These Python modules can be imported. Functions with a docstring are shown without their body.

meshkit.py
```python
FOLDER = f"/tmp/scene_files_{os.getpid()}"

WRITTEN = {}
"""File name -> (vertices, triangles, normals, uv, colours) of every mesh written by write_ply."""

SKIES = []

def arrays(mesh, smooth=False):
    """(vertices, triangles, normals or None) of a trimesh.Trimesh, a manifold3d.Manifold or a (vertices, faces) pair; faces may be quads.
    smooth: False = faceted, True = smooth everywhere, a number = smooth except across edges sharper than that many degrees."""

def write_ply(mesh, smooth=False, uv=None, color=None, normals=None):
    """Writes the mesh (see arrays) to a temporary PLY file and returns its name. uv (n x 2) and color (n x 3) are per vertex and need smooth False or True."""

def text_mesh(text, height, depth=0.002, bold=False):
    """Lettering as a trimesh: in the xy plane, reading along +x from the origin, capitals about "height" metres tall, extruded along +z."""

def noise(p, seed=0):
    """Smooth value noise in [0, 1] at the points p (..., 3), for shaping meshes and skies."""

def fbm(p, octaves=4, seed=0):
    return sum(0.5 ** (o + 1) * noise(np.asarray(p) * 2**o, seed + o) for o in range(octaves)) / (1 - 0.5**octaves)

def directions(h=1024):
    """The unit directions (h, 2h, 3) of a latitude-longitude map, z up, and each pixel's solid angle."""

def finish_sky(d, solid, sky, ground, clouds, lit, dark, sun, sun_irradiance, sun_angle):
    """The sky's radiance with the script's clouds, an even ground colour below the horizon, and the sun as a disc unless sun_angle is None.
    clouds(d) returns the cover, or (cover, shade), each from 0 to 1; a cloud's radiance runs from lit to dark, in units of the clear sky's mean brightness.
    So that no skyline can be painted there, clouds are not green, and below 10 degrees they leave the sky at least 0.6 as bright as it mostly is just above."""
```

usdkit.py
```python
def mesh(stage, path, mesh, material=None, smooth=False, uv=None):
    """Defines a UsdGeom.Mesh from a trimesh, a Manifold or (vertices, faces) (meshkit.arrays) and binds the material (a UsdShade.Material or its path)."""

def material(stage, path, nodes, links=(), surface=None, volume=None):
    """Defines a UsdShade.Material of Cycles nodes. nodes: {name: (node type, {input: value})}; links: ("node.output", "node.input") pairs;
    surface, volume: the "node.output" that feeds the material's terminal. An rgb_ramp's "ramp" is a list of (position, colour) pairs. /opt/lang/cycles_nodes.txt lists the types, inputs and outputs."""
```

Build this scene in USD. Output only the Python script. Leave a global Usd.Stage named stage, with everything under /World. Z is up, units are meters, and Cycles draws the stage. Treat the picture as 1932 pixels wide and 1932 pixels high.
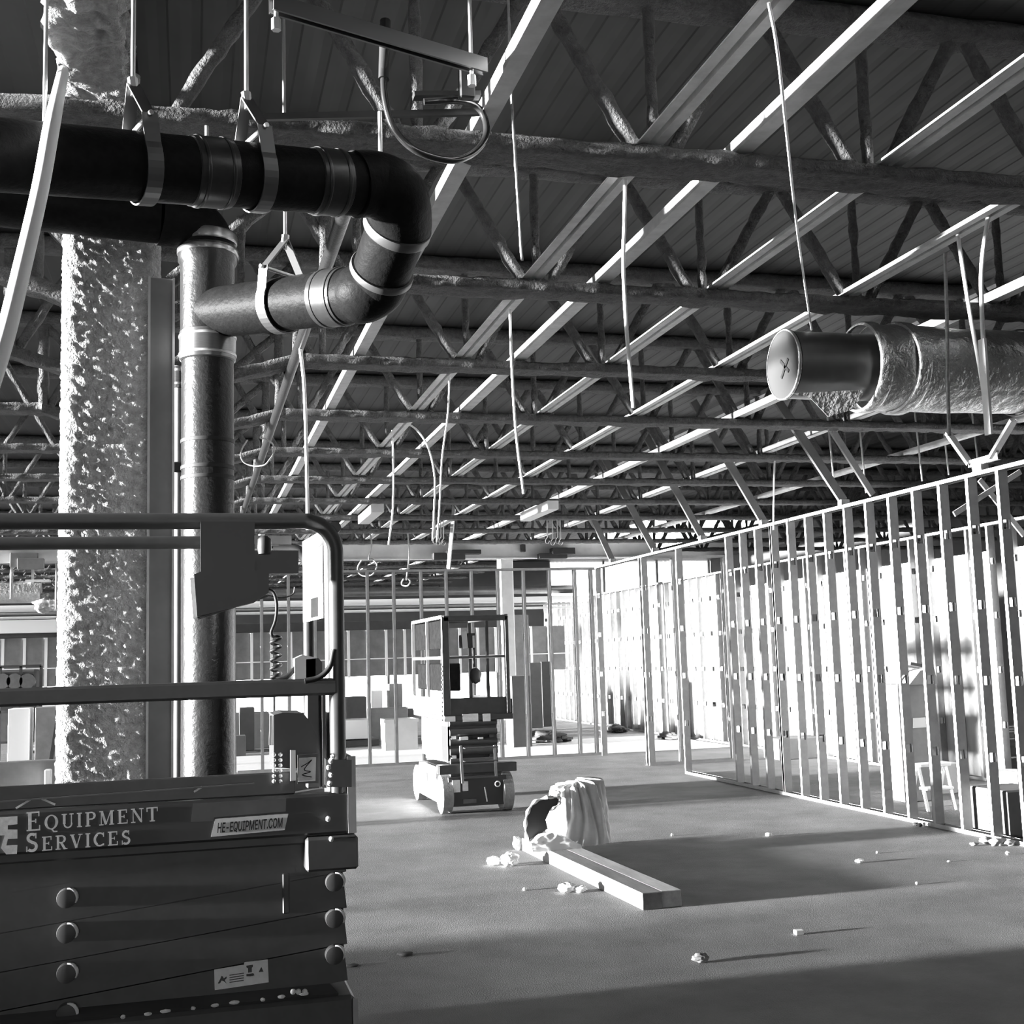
import math, random
import numpy as np, trimesh
from shapely.geometry import Polygon, LineString, Point, box as sbox
from shapely import affinity, union_all
from pxr import Usd, UsdGeom, UsdLux, UsdShade, Gf, Sdf
import usdkit, meshkit

stage = Usd.Stage.CreateInMemory()
UsdGeom.SetStageUpAxis(stage, 'Z'); UsdGeom.SetStageMetersPerUnit(stage, 1.0)
UsdGeom.Xform.Define(stage, '/World')
rng = random.Random(7)

# ------------------------------------------------------------------ camera
# solved from the photograph's two horizontal vanishing points (focal 2308 px of 1932) and an eye height of 1.6 m
FPX, CPX, EYE = 2308.0, 966.0, 1.6
def _d(px, py): return np.array([(px - CPX) / FPX, -(py - CPX) / FPX, -1.0])
_y = _d(360, 1259); _y /= np.linalg.norm(_y)
_x = _d(9760, 975); _x /= np.linalg.norm(_x); _x -= _y * (_x @ _y); _x /= np.linalg.norm(_x)
ROT = np.array([_x, _y, np.cross(_x, _y)])
CAM = np.array([0, 0, EYE])
def P(px, py, Y=None, X=None, z=None):
    """The point seen at a measured pixel, at a known depth Y, side X or height z."""
    w = ROT @ _d(px, py)
    t = Y / w[1] if Y is not None else X / w[0] if X is not None else (z - EYE) / w[2]
    return CAM + t * w
cam = UsdGeom.Camera.Define(stage, '/World/camera')
m4 = np.eye(4); m4[:3, :3] = ROT.T; m4[3, :3] = CAM
cam.AddTransformOp().Set(Gf.Matrix4d(*m4.ravel().tolist()))
cam.CreateHorizontalApertureAttr(36.0); cam.CreateVerticalApertureAttr(36.0)
cam.CreateFocalLengthAttr(36.0 * FPX / 1932); cam.CreateClippingRangeAttr(Gf.Vec2f(0.05, 500))
cam.CreateExposureAttr(-0.2)

# ------------------------------------------------------------------ light: a low hazy sun through the open left side, and a white sky
SUN_E, SUN_EL, SUN_AZ, SUN_ANG, SKY_L = 13.0, 3.1, 0.5, 2.8, 1.12
sun = UsdLux.DistantLight.Define(stage, '/World/sun')
sun.CreateIntensityAttr(SUN_E); sun.CreateAngleAttr(SUN_ANG); sun.CreateNormalizeAttr(True)
el, az = math.radians(SUN_EL), math.radians(SUN_AZ)
_z = -np.array([math.cos(el) * math.cos(az), math.cos(el) * math.sin(az), -math.sin(el)])
_a = np.cross([0, 0, 1], _z); _a /= np.linalg.norm(_a); _b = np.cross(_z, _a)
ms = np.eye(4); ms[0, :3], ms[1, :3], ms[2, :3] = _a, _b, _z
sun.AddTransformOp().Set(Gf.Matrix4d(*ms.ravel().tolist()))
sky = UsdLux.DomeLight.Define(stage, '/World/sky')
sky.CreateIntensityAttr(SKY_L); sky.CreateColorAttr(Gf.Vec3f(1, 1, 1))

# ------------------------------------------------------------------ materials
LOOKS = {}
def mat(name, c, rough=.6, metal=0.0, var=.0, vs=6., bump=0., bs=40., c2=None, spec=.5, stretch=(1, 1, 1), detail=4.):
    """Grey principled material; var mixes towards c2 by noise, bump adds fine relief."""
    g = lambda v: (v, v, v) if np.ndim(v) == 0 else tuple(v)
    nodes = {'p': ('principled_bsdf', {'base_color': g(c), 'roughness': rough, 'metallic': metal, 'specular_ior_level': spec})}
    links = []
    if var or bump:
        nodes['t'] = ('texture_coordinate', {}); nodes['map'] = ('mapping', {'scale': stretch})
        links.append(('t.object', 'map.vector'))
    if var:
        d = g(c2 if c2 is not None else c * (1 - var))
        nodes['n'] = ('noise_texture', {'scale': vs, 'detail': detail, 'roughness': .6})
        nodes['r'] = ('rgb_ramp', {'ramp': [(0.3, d), (0.7, g(c))]})
        links += [('map.vector', 'n.vector'), ('n.fac', 'r.fac'), ('r.color', 'p.base_color')]
    if bump:
        nodes['nb'] = ('noise_texture', {'scale': bs, 'detail': 3., 'roughness': .6})
        nodes['b'] = ('bump', {'strength': min(1, bump * 1.0), 'distance': .02 * bump})
        links += [('map.vector', 'nb.vector'), ('nb.fac', 'b.height'), ('b.normal', 'p.normal')]
    LOOKS[name] = usdkit.material(stage, '/World/Looks/' + name, nodes, links, surface='p.BSDF')
    return LOOKS[name]
mat('concrete', .25, .7, var=.4, vs=1.6, bump=.7, bs=120, c2=.15, detail=12., spec=.15)
mat('deck_steel', .048, .6, var=.3, vs=2.)
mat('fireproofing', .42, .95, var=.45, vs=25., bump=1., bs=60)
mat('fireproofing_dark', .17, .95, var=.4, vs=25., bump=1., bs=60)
mat('galvanised', .38, .45, .3, var=.2, vs=9.)
mat('bridging_steel', .7, .6, 0., var=.25, vs=12.)
mat('kicker_steel', .2, .5, .2, var=.2, vs=9.)
mat('dark_steel', .05, .5, .2, var=.3, vs=8.)
mat('rod_steel', .6, .35, .6)
mat('cast_iron', .022, .33, 0., var=.4, vs=30., bump=.35, bs=45.)
mat('cast_iron_shaded', .012, .5, 0., var=.4, vs=30., bump=.35, bs=45., spec=.06)  # darker copy of the iron for unlit runs: shade put into the material
mat('coupling_steel', .35, .28, .9, var=.2, vs=40., stretch=(1, 1, 8))
mat('strap_steel', .14, .45, .7)
mat('lift_paint', .07, .45, 0., var=.25, vs=14.)
mat('lift_dark', .045, .5)
mat('lift_grey', .12, .5, var=.3, vs=10.)
mat('lift_white', .8, .5, var=.08, vs=8.)
mat('rubber_black', .015, .6)
mat('cloth_dark', .018, 1., spec=0., var=.4, vs=20.)
mat('tyre', .32, .8, var=.35, vs=20., bump=.4, bs=60.)
mat('lettering', .85, .6, var=.3, vs=60.)
mat('sticker', .8, .6, var=.15, vs=40.)
mat('white_sheet', .8, .7)
mat('drywall', .36, .9, var=.06, vs=3.)
mat('panel_grey', .24, .8, var=.3, vs=4.)
mat('wall_grey', .2, .9, var=.3, vs=1.)
mat('beam_light', .72, .7, var=.2, vs=3.)
mat('beam_dark', .05, .7, var=.3, vs=6.)
mat('foil', .75, .36, .6, var=.35, vs=9., bump=1., bs=16.)
mat('coupling_dark', .07, .35, .6, var=.2, vs=40.)
mat('duct_metal', .34, .38, .8, var=.25, vs=5.)
mat('cable_white', .85, .6)
mat('cable_grey', .5, .8, var=.4, vs=50.)
mat('cable_black', .03, .18, spec=1.)
mat('wood_grey', .2, .75, var=.35, vs=8., stretch=(3, .5, 3), bump=.2, bs=40)
mat('wood_pale', .42, .75, var=.3, vs=8., stretch=(3, .5, 3), bump=.2, bs=40)
mat('paper_sack', .62, .85, var=.2, vs=6.)
mat('sack_shade', .05, .9)  # shade inside the sack mouth put into the colour
mat('plastic_white', .82, .5)
mat('rubble', .28, .9, var=.5, vs=14.)
mat('rubble_dark', .08, .9, var=.4, vs=14.)
mat('carton', .3, .85, var=.2, vs=6.)
mat('carton_dark', .1, .85, var=.2, vs=6.)
mat('bin_plastic', .55, .5, var=.12, vs=4.)

# ------------------------------------------------------------------ helpers
COUNT = {}
def numbered(parent, name):
    k = (parent, name); n = COUNT.get(k, 0); COUNT[k] = n + 1
    return name if n == 0 else f'{name}_{n:03d}'
class Node:
    def __init__(self, prim, loc): self.prim, self.loc, self.path = prim, np.asarray(loc, float), str(prim.GetPath())
def keys(prim, label=None, cat=None, group=None, kind=None):
    for k, v in (('label', label), ('category', cat), ('group', group), ('kind', kind)):
        if v: prim.SetCustomDataByKey(k, v)
def thing(name, label, cat, loc=(0, 0, 0), group=None, kind=None):
    x = UsdGeom.Xform.Define(stage, '/World/' + numbered('/World', name))
    x.AddTranslateOp().Set(Gf.Vec3d(*map(float, loc)))
    keys(x.GetPrim(), label, cat, group, kind)
    return Node(x.GetPrim(), loc)
def cat_(meshes):
    vs, fs, n = [], [], 0
    for m in meshes:
        v, f = (m.vertices, m.faces) if hasattr(m, 'vertices') else (np.asarray(m[0], float), np.asarray(m[1], int))
        vs.append(v); fs.append(np.asarray(f) + n); n += len(v)
    return trimesh.Trimesh(np.vstack(vs), np.vstack(fs), process=False)
def part(parent, name, mesh, material, label=None, smooth=False, kind=None):
    """A mesh given in world coordinates becomes a child of the thing (or part) parent."""
    if isinstance(mesh, list): mesh = cat_(mesh)
    m = trimesh.Trimesh(np.array(mesh.vertices) - parent.loc, mesh.faces, process=False)
    p = usdkit.mesh(stage, parent.path + '/' + numbered(parent.path, name), m, LOOKS[material], smooth=smooth).GetPrim()
    keys(p, label, kind=kind)
    return Node(p, parent.loc)
def single(name, mesh, material, label, cat, group=None, smooth=False, kind=None):
    if isinstance(mesh, list): mesh = cat_(mesh)
    c = mesh.bounds.mean(0); c[2] = mesh.bounds[0][2]
    m = trimesh.Trimesh(np.array(mesh.vertices) - c, mesh.faces, process=False)
    g = usdkit.mesh(stage, '/World/' + numbered('/World', name), m, LOOKS[material], smooth=smooth)
    g.AddTranslateOp().Set(Gf.Vec3d(*map(float, c)))
    keys(g.GetPrim(), label, cat, group, kind)
    return Node(g.GetPrim(), c)
def copy_of(src, delta, label, group=None, name=None):
    was = src.prim.GetCustomData()
    loc = src.loc + np.asarray(delta, float)
    x = UsdGeom.Xform.Define(stage, '/World/' + numbered('/World', name or src.prim.GetName()))
    x.GetPrim().GetReferences().AddInternalReference(src.prim.GetPath())
    x.GetPrim().SetInstanceable(True)
    UsdGeom.Xformable(x).ClearXformOpOrder()
    ops = x.GetPrim().GetAttribute('xformOp:translate')
    x.AddTranslateOp().Set(Gf.Vec3d(*map(float, loc)))
    keys(x.GetPrim(), label, was.get('category'), group or was.get('group'))
    return Node(x.GetPrim(), loc)

def box(x0, x1, y0, y1, z0, z1):
    m = trimesh.creation.box([x1 - x0, y1 - y0, z1 - z0]); m.apply_translation([(x0 + x1) / 2, (y0 + y1) / 2, (z0 + z1) / 2]); return m
def bbox(x0, x1, y0, y1, z0, z1, b=.006):
    """Box with chamfered edges."""
    pts = []
    for x, sx in ((x0, 1), (x1, -1)):
        for y, sy in ((y0, 1), (y1, -1)):
            for z, sz in ((z0, 1), (z1, -1)):
                pts += [[x + sx * b, y + sy * b, z], [x + sx * b, y, z + sz * b], [x, y + sy * b, z + sz * b]]
    return trimesh.convex.convex_hull(np.array(pts))
def frame_(t, up=(0, 0, 1)):
    t = t / np.linalg.norm(t); u = np.array(up, float)
    if abs(t @ u) > .98: u = np.array([0, 1., 0]) if abs(t[1]) < .9 else np.array([1., 0, 0])
    a = np.cross(t, u); a /= np.linalg.norm(a)
    return t, a, np.cross(a, t)
def bar(a, b, w, h, up=(0, 0, 1)):
    """Rectangular bar from a to b: w across, h along up."""
    a, b = np.asarray(a, float), np.asarray(b, float); t, s, u = frame_(b - a, up)
    m = trimesh.creation.box([w, np.linalg.norm(b - a), h])
    T = np.eye(4); T[:3, 0], T[:3, 1], T[:3, 2], T[:3, 3] = s, t, u, (a + b) / 2
    m.apply_transform(T); return m
def profile_bar(a, b, poly, up=(0, 0, 1)):
    """A 2D profile (x across to the right, y up) swept straight from a to b."""
    a, b = np.asarray(a, float), np.asarray(b, float); t, s, u = frame_(b - a, up)
    m = trimesh.creation.extrude_polygon(poly, np.linalg.norm(b - a), engine='earcut')
    T = np.eye(4); T[:3, 0], T[:3, 1], T[:3, 2], T[:3, 3] = s, u, t, a
    if np.linalg.det(T[:3, :3]) < 0: m.invert()
    m.apply_transform(T); return m
def curve(pts, n=8):
    """Catmull-Rom through the points."""
    p = np.asarray(pts, float)
    if len(p) < 3: return np.array([p[0] + (p[-1] - p[0]) * t for t in np.linspace(0, 1, n + 1)])
    q = np.vstack([2 * p[0] - p[1], p, 2 * p[-1] - p[-2]]); out = []
    for i in range(len(p) - 1):
        a, b, c, d = q[i:i + 4]
        for t in np.arange(n) / n:
            out.append(.5 * (2 * b + (c - a) * t + (2 * a - 5 * b + 4 * c - d) * t * t + (3 * b - a - 3 * c + d) * t ** 3))
    return np.array(out + [p[-1]])
def tube(path, r, sides=12, caps=True, aspect=1.0):
    p = np.asarray(path, float); n = len(p); r = np.broadcast_to(np.asarray(r, float), (n,))
    t = np.gradient(p, axis=0); t /= np.linalg.norm(t, axis=1, keepdims=True) + 1e-12
    _, a, _ = frame_(t[0]); rings = []
    for i in range(n):
        a = a - t[i] * (a @ t[i]); a /= np.linalg.norm(a); b = np.cross(t[i], a)
        ang = np.arange(sides) * 2 * np.pi / sides
        rings.append(p[i] + r[i] * (np.cos(ang)[:, None] * a + aspect * np.sin(ang)[:, None] * b))
    v = np.vstack(rings); f = []
    for i in range(n - 1):
        for j in range(sides):
            k = (j + 1) % sides
            f += [[i * sides + j, i * sides + k, (i + 1) * sides + k], [i * sides + j, (i + 1) * sides + k, (i + 1) * sides + j]]
    if caps:
        v = np.vstack([v, p[0], p[-1]]); c0, c1 = len(v) - 2, len(v) - 1
        for j in range(sides):
            k = (j + 1) % sides
            f += [[c0, k, j], [c1, (n - 1) * sides + j, (n - 1) * sides + k]]
    return trimesh.Trimesh(v, f, process=False)
def cyl(a, b, r, sides=24): return tube([a, b], r, sides)
def sweep_fuzz(a, b, poly, du=.03, step=.05, amp=.012, freq=18., seed=0, octaves=3, up=(0, 0, 1), caps=True):
    """A closed outline swept straight from a to b with a lumpy displaced surface, like sprayed fireproofing."""
    a, b = np.asarray(a, float), np.asarray(b, float); t, s, u = frame_(b - a, up); L = np.linalg.norm(b - a)
    ring_ = poly.exterior if poly.exterior.is_ccw else poly.exterior.reverse()
    n = max(6, int(ring_.length / du)); q = np.array([ring_.interpolate(k / n, normalized=True).coords[0] for k in range(n)])
    tg = np.roll(q, -1, 0) - np.roll(q, 1, 0); tg /= np.linalg.norm(tg, axis=1, keepdims=True) + 1e-12; nr = np.stack([tg[:, 1], -tg[:, 0]], 1)
    m_ = max(2, int(L / step)) + 1; d = np.linspace(0, L, m_)
    base = a + d[:, None, None] * t + (q[:, :1] * s + q[:, 1:] * u)[None]; nrm = nr[:, :1] * s + nr[:, 1:] * u
    h = meshkit.fbm(base * freq + seed * 3.7, octaves, seed) - .42
    v = (base + nrm[None] * (h * 2 * amp)[..., None]).reshape(-1, 3)
    i, j = np.meshgrid(np.arange(m_ - 1), np.arange(n), indexing='ij'); k = (j + 1) % n
    A, B, C, D = i * n + j, i * n + k, (i + 1) * n + k, (i + 1) * n + j
    f = np.concatenate([np.stack([A, C, B], -1).reshape(-1, 3), np.stack([A, D, C], -1).reshape(-1, 3)])
    if np.dot(np.cross(s, u), t) > 0: f = f[:, ::-1]
    if caps:
        v = np.vstack([v, a, b]); o = np.arange(n); k = (o + 1) % n
        f = np.concatenate([f, np.stack([np.full(n, len(v) - 2), k, o], 1), np.stack([np.full(n, len(v) - 1), (m_ - 1) * n + o, (m_ - 1) * n + k], 1)])
    return trimesh.Trimesh(v, f, process=False)
def fbar(a, b, w, h, amp=.012, freq=16., seed=0, du=.03, step=.05):
    return sweep_fuzz(a, b, sbox(-w / 2, -h / 2, w / 2, h / 2), du, step, amp, freq, seed)
def fuzz(mesh, edge=.05, amp=.012, freq=18., seed=0, octaves=3):
    v, f = trimesh.remesh.subdivide_to_size(mesh.vertices, mesh.faces, edge, max_iter=12)
    m = trimesh.Trimesh(v, f); m.merge_vertices()
    n = m.vertex_normals; h = meshkit.fbm(np.array(m.vertices) * freq + seed * 3.7, octaves, seed) - .42
    m.vertices = m.vertices + n * (h * 2 * amp)[:, None]
    return m
def lump(c, r, seed, amp=.5, sub=2, freq=1.3, flat=True):
    m = trimesh.creation.icosphere(sub); v = np.array(m.vertices)
    v = v * (1 - amp / 2 + amp * 1.6 * (meshkit.fbm(v * freq * 1.5 + seed * 5.1, 4, seed) - .2))[:, None] * np.asarray(r, float)
    if flat: v[:, 2] -= v[:, 2].min()
    return trimesh.Trimesh(v + np.asarray(c, float), m.faces, process=False)
def plate(pts3, thick, normal):
    """A flat polygon of coplanar 3D points given thickness along normal."""
    p = np.asarray(pts3, float); nrm = np.asarray(normal, float); nrm /= np.linalg.norm(nrm)
    t = p[1] - p[0]; t /= np.linalg.norm(t); u = np.cross(nrm, t)
    q = np.stack([(p - p[0]) @ t, (p - p[0]) @ u], 1)
    m = trimesh.creation.extrude_polygon(Polygon(q), thick, engine='earcut')
    T = np.eye(4); T[:3, 0], T[:3, 1], T[:3, 2], T[:3, 3] = t, u, nrm, p[0]
    m.apply_transform(T); return m
def flat_text(shape, origin, ux, uz, depth):
    """A 2D shape standing in the plane of ux (reading) and uz (up)."""
    ms_ = [trimesh.creation.extrude_polygon(g, depth, engine='earcut') for g in getattr(shape, 'geoms', [shape])]
    m = cat_(ms_); T = np.eye(4); T[:3, 0], T[:3, 1], T[:3, 2], T[:3, 3] = ux, uz, np.cross(ux, uz), origin
    m.apply_transform(T); return m

# ================================================================== the building
XL, XR, Y0, Y1, ZD = -6.0, 16.0, -6.0, 36.0, 4.5      # side walls, rear and back wall, underside of the roof deck
single('floor', box(XL - .3, XR + .3, Y0 - .3, Y1 + .3, -.2, 0), 'concrete', 'bare grey concrete slab floor with dusty patches', 'floor', kind='structure')
single('ground', box(-60, XL - .3, -40, 80, -.3, -.02), 'concrete', 'open paved ground outside the building', 'ground', kind='structure')
# corrugated roof deck, ribs running away from the camera, with an opening far right
def deck(x0, x1, y0, y1):
    n = int((x1 - x0) / .15); xs, zs = [], []
    for i in range(n + 1):
        b = x0 + i * .15
        xs += [b, b + .05, b + .1, b + .14]; zs += [0, .001, .004, .003]
    xs = np.array(xs); zs = ZD + np.array(zs); k = len(xs)
    v = [(x, y, z) for y in (y0, y1) for x, z in zip(xs, zs)] + [(x, y, ZD + .1) for y in (y0, y1) for x in xs]
    f = []
    for i in range(k - 1):
        f += [[i, i + 1, k + i + 1], [i, k + i + 1, k + i], [2 * k + i, 3 * k + i + 1, 2 * k + i + 1], [2 * k + i, 3 * k + i, 3 * k + i + 1]]
    return trimesh.Trimesh(np.array(v, float), f, process=False)
ceil = thing('ceiling', 'corrugated steel roof deck, ribs running away from the camera', 'roof deck', (0, 0, ZD), kind='structure')
SK = (9.5, 13.1, 24.4, 33.0)                        # opening in the roof
for a in ((XL - .4, SK[0], Y0 - .4, Y1 + .4), (SK[0], SK[1], Y0 - .4, SK[2]), (SK[0], SK[1], SK[3], Y1 + .4), (SK[1], XR + .4, Y0 - .4, Y1 + .4)):
    part(ceil, 'deck_panel', deck(*a), 'deck_steel')
wl = thing('wall_left', 'left outer wall, open in wide bays to the daylight', 'wall', (XL, 0, 0), kind='structure')
part(wl, 'wall_panel', box(XL - .25, XL, Y0, 2.5, 0, ZD), 'wall_grey')
part(wl, 'shade_wall', box(XL - .2, XL, 2.5, 5.6, 0, 1.05), 'wall_grey'); part(wl, 'shade_wall', box(XL - .2, XL, 5.6, 7.1, 0, .5), 'wall_grey')  # unseen low walls added to shade the foreground floor
part(wl, 'wall_panel', box(XL - .25, XL, 33.5, Y1, 0, ZD), 'wall_grey')
for y in np.arange(8.2, 33, 4.2): part(wl, 'mullion', box(XL - .16, XL - .06, y - .04, y + .04, 0, ZD), 'dark_steel')
part(wl, 'head', box(XL - .25, XL, 2.5, 33.5, ZD - .06, ZD), 'wall_grey')
single('wall_right', box(XR, XR + .2, Y0, Y1, 0, ZD), 'wall_grey', 'right outer wall, dim, beyond the framing', 'wall', kind='structure')
wr = thing('wall_rear', 'rear side behind the camera, its added opening sized for fill light', 'wall', (0, Y0, 0), kind='structure')  # unseen opening added here, narrowed by panels to set the frontal fill
part(wr, 'head', box(XL, XR, Y0 - .2, Y0, ZD - .9, ZD), 'wall_grey')
part(wr, 'sill', box(-1.6, 2.2, Y0 - .2, Y0, 0, .4), 'wall_grey'); part(wr, 'wall_panel', box(XL, -1.6, Y0 - .2, Y0, 0, ZD - .9), 'wall_grey'); part(wr, 'wall_panel', box(2.2, XR, Y0 - .2, Y0, 0, ZD - .9), 'wall_grey')
for x in (0.3,): part(wr, 'post', box(x - .06, x + .06, Y0 - .2, Y0, 0, ZD - .9), 'wall_grey')
WX = P(1036, 1090, Y=Y1)[0]
single('wall_back', [box(XL, WX, Y1, Y1 + .2, 1.32, ZD), box(XL, WX, Y1, Y1 + .2, 0, .2), box(WX, XR, Y1, Y1 + .2, 0, .5)], 'wall_grey', 'far end wall, dim, with a wide bright window at right', 'wall', kind='structure')
w1 = thing('window_1', 'wide bright window in the far end wall, behind the sunlit partition', 'window', (WX, Y1, .5), kind='structure')
for x in np.linspace(WX + .03, XR - .03, 4): part(w1, 'frame', box(x - .03, x + .03, Y1 + .05, Y1 + .12, .5, ZD), 'galvanised')
usdkit.material(stage, '/World/Looks/pane', {'a': ('transparent_bsdf', {}), 'g': ('glossy_bsdf', {'roughness': .02}), 'f': ('fresnel', {'IOR': 1.45}), 'm': ('mix_closure', {})},
                [('f.fac', 'm.fac'), ('a.BSDF', 'm.closure1'), ('g.BSDF', 'm.closure2')], surface='m.closure')
LOOKS['pane'] = UsdShade.Material.Get(stage, '/World/Looks/pane')
xs_ = np.linspace(WX + .03, XR - .03, 4)
for a, b in zip(xs_[:-1], xs_[1:]): part(w1, 'pane', box(a + .03, b - .03, Y1 + .08, Y1 + .09, .5, ZD), 'pane')

w2 = thing('window_2', 'long low strip of glazing added for white glow along the foot of the far end wall', 'window', (0, Y1, .2), kind='structure')  # added glazing, put in to give white glow at the far end
for x in np.linspace(XL + .03, WX - .03, 11): part(w2, 'frame', box(x - .03, x + .03, Y1 + .05, Y1 + .12, .2, 1.32), 'galvanised')
xq = np.linspace(XL + .03, WX - .03, 11)
for a, b in zip(xq[:-1], xq[1:]): part(w2, 'pane', box(a + .03, b - .03, Y1 + .08, Y1 + .09, .2, 1.32), 'pane')

# ------------------------------------------------------------------ roof trusses, spray fireproofed
ZB, YT0, DT = 3.67, 4.72, 1.865
XT0, XT1 = -5.8, 15.8
def make_truss(y, full, XT1=XT1):
    t = thing('roof_truss', 'x', 'truss', (0, y, ZB), group=None)
    X0 = P(1216, 285, z=ZB)[0] * 0 + 1.93               # a panel point
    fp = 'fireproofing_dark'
    spans = [(XT0, -1.15), (.72, XT1)] if full else [(XT0, XT1)]
    for a, b in spans:
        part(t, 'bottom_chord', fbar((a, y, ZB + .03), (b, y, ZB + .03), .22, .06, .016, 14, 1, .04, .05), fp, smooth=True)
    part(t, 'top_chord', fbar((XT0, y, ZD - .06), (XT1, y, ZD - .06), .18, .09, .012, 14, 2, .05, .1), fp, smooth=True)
    i = 0
    for k in range(-9, 14):
        x = X0 + k * 1.035; i += 1
        if not XT0 + .1 < x < XT1 - .1: continue
        if full and -1.15 < x < .72: continue
        for dx, w in ((-.5, .034), (.0, .028), (.5, .034)):
            if not XT0 < x + dx < XT1 or (not full and -.85 < x + dx * .6 < .05): continue
            part(t, 'web', fbar((x + dx * .12, y, ZB + .04), (x + dx, y, ZD - .05), w * 1.6, w * 1.6, .014, 16, i * 3 + int(dx * 2)), fp, smooth=True)
    if full:                                           # sloped chord ends meeting under the girder
        for xa in (-1.15, .72):
            part(t, 'knee_brace', fbar((xa, y, ZB + .03), (-.3, y, ZB - .24), .16, .07, .016, 14, 5), fp, smooth=True)
            part(t, 'end_post', fbar((xa, y, ZB), (xa, y, ZD - .05), .07, .07, .012, 16, 6), fp, smooth=True)
            part(t, 'web', fbar((xa, y, ZD - .1), (-.3, y, ZB - .2), .06, .06, .012, 16, 8), fp, smooth=True)
            xm = xa * .55 - .3 * .45
            part(t, 'web', fbar((xm, y, ZB - .1), (xm, y, ZB + .36), .04, .04, .01, 16, 9), fp, smooth=True)
    return t
ORD = ['nearest the camera, its lower chord crossing just behind the black pipes', 'second from the camera, just in front of the foil duct', 'third from the camera', 'fourth from the camera', 'fifth from the camera', 'sixth from the camera',
       'seventh from the camera', 'eighth from the camera', 'ninth from the camera', 'tenth from the camera', 'eleventh from the camera', 'twelfth from the camera', 'thirteenth from the camera',
       'fourteenth from the camera', 'fifteenth from the camera', 'sixteenth from the camera', 'farthest from the camera']
tr0 = make_truss(YT0, False)
keys(tr0.prim, 'fireproofed roof truss ' + ORD[0], group='roof trusses')
tr1 = make_truss(YT0 + DT, True)
keys(tr1.prim, 'fireproofed roof truss ' + ORD[1], group='roof trusses')
TY = [YT0 + DT * k for k in range(17)]
for k in range(2, 17):
    if k < 11: copy_of(tr1, (0, DT * (k - 1), 0), 'fireproofed roof truss ' + ORD[k], 'roof trusses', 'roof_truss')
    elif k == 11:
        tr2 = make_truss(TY[k], True, 6.9); keys(tr2.prim, 'fireproofed roof truss ' + ORD[k], group='roof trusses')
    else: copy_of(tr2, (0, DT * (k - 11), 0), 'fireproofed roof truss ' + ORD[k], 'roof trusses', 'roof_truss')

# girder along the column line
ISEC = union_all([sbox(-.135, 0, .135, .045), sbox(-.03, 0, .03, .4), sbox(-.135, .36, .135, .4)])
g = thing('girder', 'spray-fireproofed steel girder over the near column, running away from the camera', 'beam', (-.4, 3, 4.05))
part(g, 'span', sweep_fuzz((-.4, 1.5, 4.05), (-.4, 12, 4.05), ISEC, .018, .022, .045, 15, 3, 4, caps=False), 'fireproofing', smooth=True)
part(g, 'span', sweep_fuzz((-.4, 12, 4.05), (-.4, 35.5, 4.05), ISEC, .05, .2, .02, 5, 4, caps=False), 'fireproofing_dark', smooth=True)

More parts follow.
